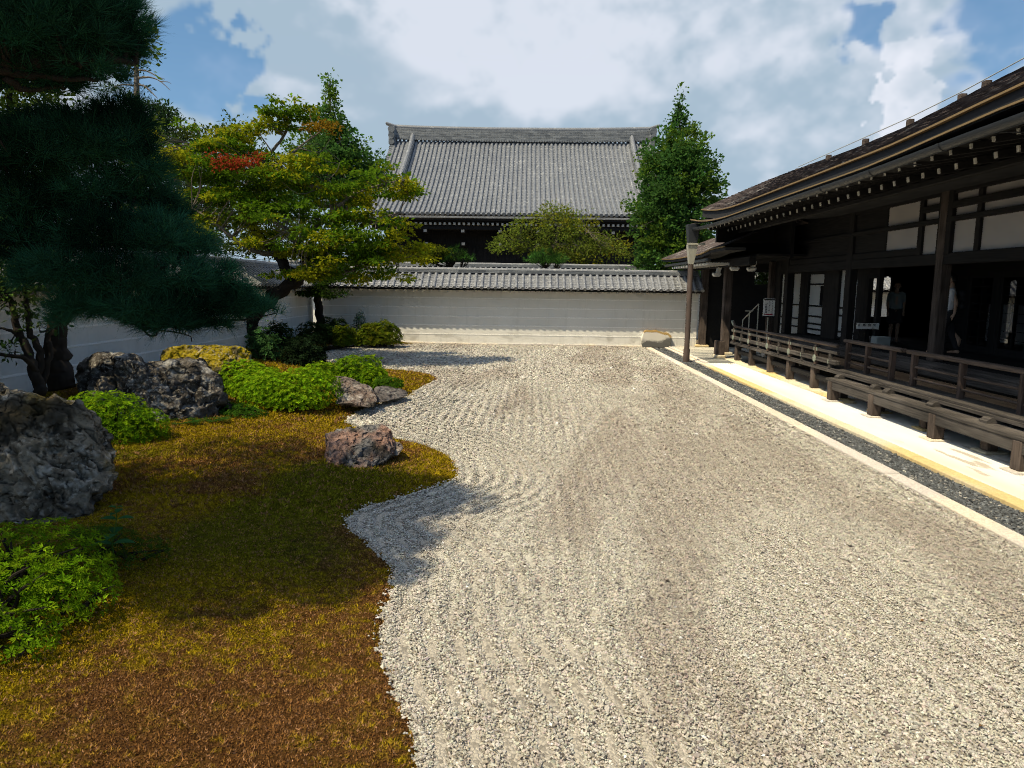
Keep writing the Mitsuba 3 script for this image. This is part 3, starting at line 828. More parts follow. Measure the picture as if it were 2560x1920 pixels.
# roof: convex slope from the eave up to the ridge
prof = [(5.30, 4.43), (5.9, 4.74), (6.6, 5.10), (7.3, 5.45), (8.0, 5.77), (9.0, 6.19), (10.5, 6.75), (12.2, 7.3), (14.0, 7.75)]
ys_ = np.concatenate([np.linspace(-1.0, 17, 19), np.linspace(17.5, 22.75, 14)])
up_ = lambda y: 0.13 * smooth01(11.5, 7.2, y) + 0.012 + 0.30 * np.clip((y - 18.0) / 4.7, 0, 1) ** 2.4
rng = np.random.default_rng(8)
px_ = np.interp(np.linspace(0, len(prof) - 1, 57), range(len(prof)), [a for a, b in prof])
pz_ = np.interp(np.linspace(0, len(prof) - 1, 57), range(len(prof)), [b for a, b in prof])
yf = np.concatenate([np.arange(-1.0, 22.6, 0.16), [22.75]])
V = []
for i, (a, b) in enumerate(zip(px_, pz_)):
    for st_ in ((0.0, 0.014) if i else (0.0,)):
        V.append(np.stack([np.full(len(yf), a) - (0.01 if st_ else 0), yf, b + st_ * (0.6 + rng.random(len(yf))) + up_(yf) * np.clip(1 - (a - 5.3) / 5, 0, 1) + 0.20 * smooth01(15.5, 10.5, yf) * smooth01(5.5, 7.8, a)], 1))
V = np.array(V)
r_, c_ = V.shape[:2]
i, j = np.meshgrid(np.arange(r_ - 1), np.arange(c_ - 1), indexing='ij')
q = np.stack([i * c_ + j, (i + 1) * c_ + j, (i + 1) * c_ + j + 1, i * c_ + j + 1], -1).reshape(-1, 4)[:, ::-1]
m = MB().add(V.reshape(-1, 3), q)
m.add([[14, -1, 7.74], [14, 22.75, 7.74], [23, 22.75, 4.4], [23, -1, 4.4]], [[0, 1, 2, 3]])
roof = m.put('roof', 'bark_shingle', HALL)


def ledge(x0, x1, z0, z1, name, mat, parent, y1=22.75, b=0.004):
    m = MB()
    for a, c in zip(ys_[:-1], ys_[1:]):
        if a >= y1:
            break
        c = min(c, y1)
        za, zc = up_(a), up_(c)
        m.add([[x0, a, z0 + za], [x1, a, z0 + za], [x1, a, z1 + za], [x0, a, z1 + za], [x0, c, z0 + zc], [x1, c, z0 + zc], [x1, c, z1 + zc], [x0, c, z1 + zc]],
              [[0, 4, 5, 1], [3, 2, 6, 7], [0, 3, 7, 4], [1, 5, 6, 2], [0, 1, 2, 3], [4, 7, 6, 5]])
    return m.put(name, mat, parent)


ledge(5.285, 5.36, 4.405, 4.432, 'roof_edge_strip', 'edge_gold', HALL)
ledge(5.34, 8.2, 4.19, 4.404, 'roof_edge', 'fascia_bark', HALL)
# lower, thinner eave below it
lo = MB()
for a, c in zip(ys_[:-1], ys_[1:]):
    za, zc = 0.5 * up_(a), 0.5 * up_(c)
    lo.add([[4.98, a, 4.125 + za], [5.6, a, 4.34 + za], [5.6, c, 4.34 + zc], [4.98, c, 4.125 + zc]], [[0, 1, 2, 3]])
lo.put('lower_roof', 'bark_shingle', HALL)
ledge(4.965, 5.02, 4.095, 4.118, 'roof_edge_strip', 'edge_gold', HALL)
ledge(4.99, 5.6, 4.075, 4.094, 'eave_board', 'timber_dark', HALL)
# soffit, rafters in two rows with pale ends
MB().add([[5.0, -1, 4.075], [8.1, -1, 4.60], [8.1, 22.75, 4.60], [5.0, 22.75, 4.075]], [[0, 1, 2, 3]]).put('soffit', 'timber_dark', HALL)
MB().box((8.06, 8.2), (-1, 22.7), (4.3, 4.6), 0).put('soffit_edge', 'timber_dark', HALL)
yy = 6.2
k = 0
while yy < 22.3:
    r1 = MB().bar([5.42, yy, 4.085], [6.6, yy, 4.27], 0.07, 0.085, 0.004).put('rafter', 'timber_dark', HALL)
    MB().bar([5.405, yy, 4.083], [5.419, yy, 4.085], 0.046, 0.06, 0).put('rafter_end', 'end_grain_white', r1)
    r2 = MB().bar([6.0, yy, 4.06], [8.05, yy, 4.38], 0.085, 0.105, 0.004).put('rafter', 'timber_dark', HALL)
    MB().bar([5.984, yy, 4.0575], [5.999, yy, 4.06], 0.058, 0.078, 0).put('rafter_end', 'end_grain_white', r2)
    yy += 0.43
for yy in (8.3, 10.4, 12.5, 14.6, 16.7, 18.8, 20.9):
    MB().bar([4.98, yy, 4.06], [5.45, yy, 4.06], 0.03, 0.012, 0.001).put('gutter_strap', 'metal_gutter', HALL)
MB().box((6.28, 6.40), (-1, 22.3), (3.96, 4.055), 0.01).put('purlin', 'timber_dark', HALL)
# wall above the openings: pillars, beams and white plaster panels in the plane x = 8
for y0, y1 in ((13.90, 14.36), (18.0, 18.3), (22.3, 22.6), (9.4, 9.75), (5.0, 5.35)):
    if y0 == 13.90:
        MB().box((7.93, 8.13), (14.06, 14.30), (0.94, 4.3), 0.012).put('pillar', 'timber_post', HALL, label='thick weathered pillar on the veranda in front of the walking visitor')
        MB().box((7.94, 8.12), (13.90, 14.36), (3.0, 4.3), 0.01).put('pillar_head', 'timber_dark_upright', HALL)
    else:
        MB().box((7.94, 8.12), (y0, y1), (0.94, 4.3), 0.012).put('pillar', 'timber_dark_upright', HALL)
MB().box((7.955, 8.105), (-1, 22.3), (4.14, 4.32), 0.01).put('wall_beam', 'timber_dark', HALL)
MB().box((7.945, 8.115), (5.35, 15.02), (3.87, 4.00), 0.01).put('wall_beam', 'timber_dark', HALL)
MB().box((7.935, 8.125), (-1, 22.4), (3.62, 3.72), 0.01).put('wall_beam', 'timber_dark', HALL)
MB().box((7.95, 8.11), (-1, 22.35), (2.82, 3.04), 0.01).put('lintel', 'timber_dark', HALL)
MB().box((7.96, 8.10), (15.06, 22.3), (3.04, 3.19), 0.01).put('carved_transom', 'timber_dark', HALL)
for y0, y1 in ((13.06, 13.19), (14.94, 15.10), (11.2, 11.33), (7.6, 7.73)):
    MB().box((7.96, 8.10), (y0, y1), (3.0, 4.2), 0.008).put('mullion', 'timber_dark_upright', HALL)
spans = [(5.35, 7.6), (7.73, 9.4), (9.75, 11.2), (11.33, 13.06), (13.19, 13.90), (14.36, 14.94)]
for a, b in spans:
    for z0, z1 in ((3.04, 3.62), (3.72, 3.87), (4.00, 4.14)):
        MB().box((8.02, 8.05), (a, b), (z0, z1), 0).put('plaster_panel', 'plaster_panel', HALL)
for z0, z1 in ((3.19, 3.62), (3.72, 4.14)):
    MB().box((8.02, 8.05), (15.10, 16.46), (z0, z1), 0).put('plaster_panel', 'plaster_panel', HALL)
MB().box((8.0, 8.06), (16.46, 22.3), (3.04, 4.2), 0).put('dark_boarding', 'timber_dark', HALL)
# floors: inner veranda at 0.94, outer deck at 0.66
for i in range(9):
    x0 = 7.66 + 0.30 * i
    MB().box((x0 + .002, x0 + .298), (-1.0, 22.6), (0.885, 0.94 + 0.001 * (i % 2)), 0.004).put('floor_plank', 'timber_weathered' if i == 0 else 'timber_dark', HALL)
MB().box((7.60, 7.70), (-1, 22.6), (0.70, 0.884), 0.01).put('floor_edge_beam', 'timber_weathered', HALL)
MB().box((10.4, 17.5), (-1, 22.6), (0.82, 0.90), 0).put('inner_floor', 'timber_dark', HALL)
MB().box((7.75, 7.85), (-1, 22.6), (0.0, 0.70), 0).put('under_floor_board', 'timber_dark', HALL)
# inner wall, x = 10.2 near, x = 8.5 far
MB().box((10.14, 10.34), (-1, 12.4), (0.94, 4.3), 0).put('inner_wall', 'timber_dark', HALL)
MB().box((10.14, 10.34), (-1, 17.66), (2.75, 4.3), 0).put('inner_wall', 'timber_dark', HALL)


def louver(y0, y1, x=10.2):
    d = MB()
    d.box((x - .03, x + .05), (y0, y0 + .09), (0.94, 2.75), 0.006).box((x - .03, x + .05), (y1 - .09, y1), (0.94, 2.75), 0.006)
    d.box((x - .029, x + .049), (y0 + .09, y1 - .09), (2.62, 2.75), 0).box((x - .029, x + .049), (y0 + .09, y1 - .09), (0.94, 1.06), 0)
    k = d.put('door', 'timber_dark_upright', HALL)
    MB().box((x + .02, x + .03), (y0 + .09, y1 - .09), (1.06, 2.62), 0).put('door_board', 'timber_dark', k)
    n = 22
    for i in range(n):
        z = 1.1 + i * 1.49 / (n - 1)
        MB().bar([x - 0.005, y0 + .09, z], [x - 0.005, y1 - .09, z], 0.045, 0.03, 0.003).put('slat', 'timber_dark', k)


for a, b in ((16.86, 17.66), (13.6, 14.72), (12.45, 13.58)):
    louver(a, b)


def glazed(y0, y1, x, back, rows=8, cols=2):
    d = MB()
    d.box((x - .035, x + .035), (y0, y0 + .08), (0.94, 2.75), 0.006).box((x - .035, x + .035), (y1 - .08, y1), (0.94, 2.75), 0.006)
    for z0, z1 in ((2.62, 2.75), (0.94, 1.10)):
        d.box((x - .033, x + .033), (y0 + .08, y1 - .08), (z0, z1), 0)
    k = d.put('door', 'timber_dark_upright', HALL)
    for i in range(1, rows):
        z = 1.10 + 1.52 * i / rows
        MB().box((x - .012, x + .012), (y0 + .08, y1 - .08), (z - .006, z + .006), 0).put('glazing_bar', 'timber_dark', k)
    for i in range(1, cols):
        y = y0 + .08 + (y1 - y0 - .16) * i / cols
        MB().box((x - .0135, x + .0135), (y - .008, y + .008), (1.10, 2.62), 0).put('glazing_bar', 'timber_dark_upright', k)
    MB().add([[x - 0.02, y0 + .08, 1.10], [x - 0.02, y1 - .08, 1.10], [x - 0.02, y1 - .08, 2.62], [x - 0.02, y0 + .08, 2.62]], [[0, 1, 2, 3]]).put('pane', 'glass_pane', k)


glazed(15.92, 16.84, 10.2, True)
glazed(14.74, 15.74, 10.2, True)
MB().box((10.15, 10.28), (15.74, 15.92), (0.94, 2.75), 0.01).put('pillar', 'timber_dark_upright', HALL)
# room behind the glass: paper screens catch some light
for y0, y1, z0, z1 in ((15.6, 16.3, 1.0, 1.95), (17.0, 18.4, 1.0, 2.0), (18.7, 19.6, 1.0, 2.0)):
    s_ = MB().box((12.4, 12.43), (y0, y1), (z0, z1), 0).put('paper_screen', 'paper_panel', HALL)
MB().box((15.5, 15.6), (-1, 22.6), (0.9, 4.3), 0).put('back_wall', 'timber_dark', HALL)
MB().box((10.3, 15.5), (10, 10.1), (0.9, 4.3), 0).put('partition', 'timber_dark', HALL)
MB().box((8.15, 15.5), (-1, 22.6), (4.3, 4.36), 0).put('ceiling', 'timber_dark', HALL)
# far inner wall, x = 8.5: pale paper and plaster between dark posts
X5 = 8.5
for y0, y1 in ((17.55, 17.68), (18.06, 18.70), (19.06, 19.16), (19.82, 20.80), (21.98, 22.5)):
    MB().box((X5 - .06, X5 + .06), (y0, y1), (0.94, 3.0), 0.008).put('post', 'timber_dark_upright', HALL)
MB().box((X5 - .065, X5 + .065), (17.5, 22.5), (2.91, 4.3), 0.0).put('wall_boarding', 'timber_dark', HALL)
MB().box((X5 - .055, X5 + .055), (18.7, 19.06), (2.58, 2.91), 0.0).put('lintel', 'timber_dark', HALL)
MB().box((X5 - .055, X5 + .055), (20.8, 21.98), (2.76, 2.91), 0.0).put('lintel', 'timber_dark', HALL)
MB().box((X5 - .055, X5 + .055), (17.68, 18.06), (2.60, 2.91), 0.0).put('lintel', 'timber_dark', HALL)


def screen(y0, y1, z1, bars, x=X5 + 0.02, z0=1.0, grid=None):
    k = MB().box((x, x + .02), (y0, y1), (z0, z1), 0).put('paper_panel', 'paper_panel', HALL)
    for z in bars:
        MB().box((x - .03, x - .001), (y0, y1), (z - .025, z + .025), 0.004).put('crossbar', 'timber_dark', k)
    return k


screen(19.16, 19.82, 2.91, (1.02, 1.18, 1.62, 1.83))
screen(18.70, 19.06, 2.58, (1.18, 1.83))
s3 = screen(20.80, 21.98, 2.76, (2.47, 1.30, 1.52, 1.83, 1.14))
for i in range(5):
    y = 20.84 + 0.07 * i
    MB().box((X5 - 0.012, X5 + 0.018), (y - .006, y + .006), (1.86, 2.42), 0).put('lattice_bar', 'timber_dark_upright', s3)
# the porch at the far end: paler doors farther left
for y0, y1 in ((22.56, 23.32), (23.80, 24.38)):
    k = MB().box((8.52, 8.54), (y0, y1), (0.2, 2.80), 0).put('paper_panel', 'paper_panel', HALL)
    for z in (1.83, 1.40, 1.15):
        MB().box((8.47, 8.515), (y0, y1), (z - .02, z + .02), 0.003).put('crossbar', 'timber_dark', k)
for y0, y1 in ((22.46, 22.58), (23.32, 23.82), (24.38, 24.9)):
    MB().box((8.44, 8.56), (y0, y1), (0.1, 3.4), 0.008).put('post', 'timber_dark_upright', HALL)
MB().box((8.45, 8.55), (22.5, 25), (2.80, 4.0), 0).put('wall_boarding', 'timber_dark', HALL)
# end wall of the hall with an opening towards the yard
MB().box((8.6, 10.45), (22.55, 22.65), (0.9, 4.4), 0).put('end_wall', 'timber_dark', HALL)
MB().box((11.25, 15.5), (22.55, 22.65), (0.9, 4.4), 0).put('end_wall', 'timber_dark', HALL)
MB().box((10.45, 11.25), (22.55, 22.65), (2.75, 4.4), 0).put('end_wall', 'timber_dark', HALL)
MB().box((10.45, 11.25), (22.55, 22.65), (0.9, 1.5), 0).put('end_wall', 'timber_dark', HALL)
MB().box((5.75, 8.2), (22.45, 22.62), (3.72, 4.2), 0).put('gable_board', 'timber_dark', HALL)

# outer deck
DECK = thing('veranda_deck', 'long weathered outer deck on short square posts along the dark hall', 'deck')
for i in range(5):
    x0 = 6.44 + 0.235 * i
    MB().box((x0 + .003, x0 + .232), (1.0, 22.78), (0.625, 0.662 + 0.002 * (i % 2)), 0.005).put('deck_plank', 'timber_weathered' if i < 2 else 'timber_floor', DECK)
MB().box((6.42, 6.50), (1.0, 22.8), (0.565, 0.624), 0.006).put('edge_beam', 'timber_weathered', DECK)
MB().box((6.52, 6.60), (1.0, 22.6), (0.30, 0.42), 0.006).put('tie_beam', 'timber_dark', DECK)
for y in (22.30, 20.84, 19.22, 17.78, 16.24, 14.75, 13.2, 11.6, 10.0, 8.4):
    b_ = MB().box((6.46, 6.62), (y - .085, y + .085), (0.085, 0.56), 0.012).put('post', 'timber_post', DECK)
    MB().box((6.38, 6.72), (y - .17, y + .17), (0.05, 0.085), 0.015).put('footing_stone', 'stone_yellow', b_)
for y in (22.0, 19.5, 17.0, 14.5, 12, 9.5):
    MB().box((6.47, 7.6), (y - .05, y + .05), (0.50, 0.62), 0.005).put('joist', 'timber_dark', DECK)
rng = np.random.default_rng(4)
for i in range(14):
    y = 14.2 + i * 0.62
    MB().box((6.30, 6.60), (y, y + .60), (0.05, 0.072 + rng.uniform(0, .008)), 0.012).put('sill_stone', 'stone_yellow', DECK)

# the far railing standing on the deck
RAIL = thing('railing', 'low ornate grey railing with rows of metal studs along the far stretch of deck', 'railing')
v, f = tube(curve([[6.45, 22.62, 1.27], [6.45, 22.45, 1.165], [6.45, 22.2, 1.135], [6.45, 20, 1.135], [6.45, 17, 1.14], [6.45, 14.95, 1.14]], 4), 0.036, 9)
MB().add(v, f).put('hand_rail', 'timber_brown', RAIL, smooth=40)
MB().bar([6.45, 22.75, 1.285], [6.45, 22.50, 1.17], 0.085, 0.085, 0.012).put('rail_tip', 'metal_green', RAIL)
MB().box((6.415, 6.485), (14.9, 22.72), (0.965, 1.03), 0.008).put('middle_rail', 'timber_weathered', RAIL)
MB().box((6.40, 6.50), (14.9, 22.72), (0.745, 0.835), 0.008).put('lower_rail', 'timber_weathered', RAIL)
for i, y in enumerate((22.42, 20.84, 19.2, 17.6, 16.0)):
    MB().box((6.405, 6.495), (y - .045, y + .045), (0.66, 1.10), 0.008).put('post', 'timber_brown_upright', RAIL)
    MB().box((6.395, 6.505), (y - .06, y + .06), (1.045, 1.075), 0.01).put('post_collar', 'timber_weathered', RAIL)
    MB().box((6.408, 6.492), (y - .10, y + .10), (0.96, 1.035), 0.004).put('metal_sleeve', 'metal_green', RAIL)
    v, f = tube([[6.400, y, 0.79], [6.388, y, 0.79]], [0.085, 0.07], 14)
    p_ = MB().add(v, f).put('stud_plate', 'metal_green', RAIL)
for y in (21.65, 20.02, 18.4, 16.8, 15.25):
    MB().box((6.418, 6.482), (y - .05, y + .05), (0.662, 0.964), 0.006).put('strut', 'timber_weathered', RAIL)
    MB().box((6.393, 6.399), (y - .02, y + .02), (0.747, 0.833), 0.001).put('metal_band', 'metal_green', RAIL)

# low bench platform in front of the deck
BEN = thing('step_platform', 'low dark step platform on square legs beside the sunlit pavement', 'platform')
for i, x0 in enumerate((6.15, 6.44, 6.73)):
    MB().box((x0 + .002, x0 + .287), (1.0, 14.72), (0.465, 0.515 + (0.05 if i == 9 else 0)), 0.008).put('plank', 'timber_weathered', BEN)
MB().box((6.17, 6.25), (1.0, 14.66), (0.30, 0.464), 0.006).put('edge_beam', 'timber_weathered', BEN)
for y in (14.52, 12.76, 10.81, 8.9, 7.0, 5.1):
    b_ = MB().box((6.155, 6.33), (y - .09, y + .09), (0.08, 0.462), 0.012).put('leg', 'timber_post', BEN)
    MB().box((6.08, 6.40), (y - .17, y + .17), (0.05, 0.08), 0.015).put('footing_stone', 'stone_granite', b_)


def bench_rail(y0, y1, posts, label, feet):
    k = thing('railing', label, 'railing')
    MB().box((6.645, 6.755), (y0, y1), (1.215, 1.285), 0.010).put('hand_rail', 'timber_brown', k)
    MB().box((6.63, 6.77), (y0 + .05, y1 - .05), (0.565, 0.635), 0.010).put('sill', 'timber_weathered', k)
    for y in posts:
        MB().box((6.65, 6.75), (y - .04, y + .04), (0.63, 1.216), 0.010).put('post', 'timber_brown_upright', k)
    ps = sorted(posts)
    for a, b in zip(ps[:-1], ps[1:]):
        for z in (0.80, 1.0):
            v, f = tube([[6.70, a + .03, z + .004], [6.70, b - .03, z + .004]], 0.021, 8)
            MB().add(v, f).put('rail', 'timber_brown', k, smooth=40)
    for y in feet:
        prof_ = shapely.Polygon([(6.30, 0), (7.10, 0), (7.10, 0.03), (7.04, 0.075), (6.36, 0.075), (6.30, 0.03)])
        sh = trimesh.creation.extrude_polygon(prof_, 0.17, engine='earcut')
        v = A_(sh.vertices)
        MB().add(np.stack([v[:, 0], y - 0.065 + v[:, 2], 0.518 + v[:, 1]], 1), sh.faces[:, ::-1]).put('foot', 'timber_weathered', k)
    return k


bench_rail(12.80, 15.15, (15.0, 14.13, 13.17), 'short brown wooden railing of three posts at the end of the low platform', (14.55, 13.05))
bench_rail(4.0, 12.62, (12.42, 11.04, 9.66, 8.28, 6.9, 5.5, 4.2), 'longer brown wooden railing nearest the camera on the low platform', (12.55, 11.15, 9.8, 8.4, 7.0, 5.6))

# rain gutter and its down pipe
GUT = thing('rain_gutter', 'dark metal rain gutter along the eave ending in a tall brown pipe by the pavement', 'gutter')
th = np.linspace(np.pi, 2 * np.pi, 9)
m = MB()
yg = np.linspace(-1, 22.45, 26)
ring = np.stack([4.93 + 0.075 * np.cos(th), 0 * th, 4.02 + 0.085 * np.sin(th)], 1)
V = np.array([np.column_stack([ring[:, 0], np.full(9, y), ring[:, 2] + 0.5 * up_(y) * 0.8]) for y in yg])
i, j = np.meshgrid(np.arange(25), np.arange(8), indexing='ij')
m.add(V.reshape(-1, 3), np.stack([i * 9 + j, i * 9 + j + 1, (i + 1) * 9 + j + 1, (i + 1) * 9 + j], -1).reshape(-1, 4))
m.put('trough', 'metal_gutter', GUT, smooth=True)
for y in np.arange(7.2, 22, 1.75):
    r2_ = np.stack([4.93 + 0.083 * np.cos(th), 0 * th, 4.02 + 0.094 * np.sin(th)], 1)
    w_ = np.array([np.column_stack([r2_[:, 0], np.full(9, yy), r2_[:, 2] + 0.4 * up_(yy)]) for yy in (y - .03, y + .03)]).reshape(-1, 3)
    j = np.arange(8)
    MB().add(w_, np.stack([j, j + 1, j + 10, j + 9], 1)).put('joint_band', 'metal_gutter', GUT, smooth=True)
v, f = tube([[4.93, 22.2, 0.0], [4.93, 22.2, 0.42]], 0.10, 16)
MB().add(v, f).put('pipe_foot', 'metal_brown', GUT, smooth=40)
v, f = tube([[4.93, 22.2, 0.40], [4.93, 22.2, 3.05]], 0.082, 16)
MB().add(v, f).put('down_pipe', 'metal_brown', GUT, smooth=40)
fm = MB()
a, b = chamfer((4.86, 5.0), (22.12, 22.28), (3.03, 3.05), 0.0), chamfer((4.80, 5.09), (22.06, 22.36), (3.60, 3.62), 0.0)
fm.hull(np.vstack([a, b])).put('funnel', 'metal_grey', GUT)
MB().hull(np.vstack([chamfer((4.82, 5.07), (22.08, 22.34), (3.62, 3.64), 0.0), chamfer((4.76, 5.12), (22.02, 22.40), (4.20, 4.22), 0.0)])).put('rain_head', 'metal_gutter', GUT)
MB().box((4.75, 5.30), (22.02, 22.06), (3.60, 3.66), 0.004).put('bracket', 'metal_grey', GUT)
# lightning cable on small blocks up on the roof
CAB = thing('roof_cable', 'thin cable held on small square blocks along the shingle roof', 'cable')
cab = []
for y in (22.0, 19.8, 17.7, 15.7, 13.9, 13.2, 12.1, 10.6):
    MB().box((7.86, 7.98), (y - .06, y + .06), (5.70, 5.87 + 0.20 * float(smooth01(15.5, 10.5, y))), 0.008).put('block', 'timber_brown', CAB)
    cab.append([7.92, y, 5.915 + 0.20 * float(smooth01(15.5, 10.5, y))])
v, f = tube(cab, 0.010, 5)
MB().add(v, f).put('wire', 'metal_grey', CAB)

# ------------------------------------------------------------------ roofed gateway at the far right corner
GATE = thing('gateway', 'dark roofed gateway with bark shingle roof joining the far wall to the hall', 'gateway')
yg = np.linspace(20.9, 30.5, 25)
ex = lambda y: 3.42 + 0.10 * np.clip((y - 27) / 3.5, 0, 1) ** 2 + 0.10 * smooth01(24.0, 22.2, y)
m = MB()
V = []
for x, dz in ((5.55, 0.0), (5.75, 0.09), (6.1, 0.23), (6.5, 0.40), (7.0, 0.62), (7.6, 0.86)):
    V.append(np.stack([np.full(25, x), yg, ex(yg) + dz], 1))
V = np.array(V)
i, j = np.meshgrid(np.arange(5), np.arange(24), indexing='ij')
m.add(V.reshape(-1, 3), np.stack([i * 25 + j, i * 25 + j + 1, (i + 1) * 25 + j + 1, (i + 1) * 25 + j], -1).reshape(-1, 4)[:, ::-1])
m.add([[7.6, 20.9, 4.3], [7.6, 30.5, 4.3], [10.5, 30.5, 3.4], [10.5, 20.9, 3.4]], [[0, 1, 2, 3]])
m.put('roof', 'bark_shingle', GATE)
for nm, x0, x1, z0, z1, mt in (('roof_edge_strip', 5.54, 5.60, -0.03, -0.005, 'edge_gold'), ('roof_edge', 5.59, 6.2, -0.12, -0.032, 'fascia_bark')):
    m = MB()
    for a, c in zip(yg[:-1], yg[1:]):
        za, zc = ex(a), ex(c)
        m.add([[x0, a, z0 + za], [x1, a, z0 + za], [x1, a, z1 + za], [x0, a, z1 + za], [x0, c, z0 + zc], [x1, c, z0 + zc], [x1, c, z1 + zc], [x0, c, z1 + zc]],
              [[0, 4, 5, 1], [3, 2, 6, 7], [0, 3, 7, 4], [1, 5, 6, 2], [0, 1, 2, 3], [4, 7, 6, 5]])
    m.put(nm, mt, GATE)
MB().box((5.62, 5.75), (23.0, 30.2), (3.16, 3.25), 0.01).put('eave_beam', 'metal_gutter', GATE)
for y in np.arange(23.3, 29, 0.42):
    MB().box((5.66, 6.9), (y - .03, y + .03), (3.05, 3.13), 0.003).put('rafter', 'end_grain_white', GATE)
MB().box((6.4, 6.6), (21.2, 30.2), (3.0, 3.25), 0.01).put('beam', 'timber_dark', GATE)
MB().box((7.5, 7.6), (21.0, 30.4), (3.2, 4.27), 0.0).put('gable_board', 'timber_dark', GATE)
MB().box((6.60, 10.4), (21.0, 30.2), (3.26, 3.32), 0.0).put('ceiling', 'timber_dark', GATE)
for x, y in ((6.71, 27.68), (6.75, 24.6), (8.4, 25.0)):
    k = MB().box((x - .13, x + .13), (y - .13, y + .13), (0.13, 3.25), 0.015).put('post', 'timber_post', GATE)
    MB().box((x - .24, x + .24), (y - .24, y + .24), (0.05, 0.14), 0.03).put('footing_stone', 'stone_yellow', k)
MB().box((6.86, 12.5), (27.72, 27.86), (0.05, 2.48), 0.0).put('board_wall', 'timber_dark', GATE)
MB().box((6.86, 12.5), (27.72, 27.86), (2.95, 3.4), 0.0).put('board_wall', 'timber_dark', GATE)
MB().box((6.86, 8.62), (27.73, 27.85), (2.48, 2.95), 0.0).put('board_wall', 'timber_dark', GATE)
MB().box((9.62, 12.5), (27.73, 27.85), (2.48, 2.95), 0.0).put('board_wall', 'timber_dark', GATE)
for x, y, z in ((6.55, 23.2, 3.02), (6.95, 22.75, 3.0), (6.35, 24.6, 2.85)):
    b_ = MB().hull(np.vstack([chamfer((x - .14, x + .14), (y - .10, y + .10), (z - .10, z - .02), 0.02), chamfer((x - .09, x + .09), (y - .08, y + .08), (z - .15, z - .13), 0.01)])).put('bracket', 'end_grain_white', GATE)
    MB().hull(np.vstack([chamfer((x - .02, x + .10), (y - .07, y + .07), (z - .02, z + .01), 0), chamfer((x + .02, x + .14), (y - .07, y + .07), (z + .12, z + .16), 0)])).put('bracket_arm', 'end_grain_white', b_)
MB().box((7.6, 8.0), (22.95, 23.35), (0.06, 0.30), 0.03).put('step_stone', 'stone_granite', GATE)
MB().box((6.05, 6.40), (23.05, 23.45), (0.06, 0.17), 0.03).put('footing_stone', 'stone_yellow', GATE)
MB().box((6.08, 6.36), (23.1, 23.4), (0.17, 0.62), 0.015).put('stub_post', 'timber_post', GATE)

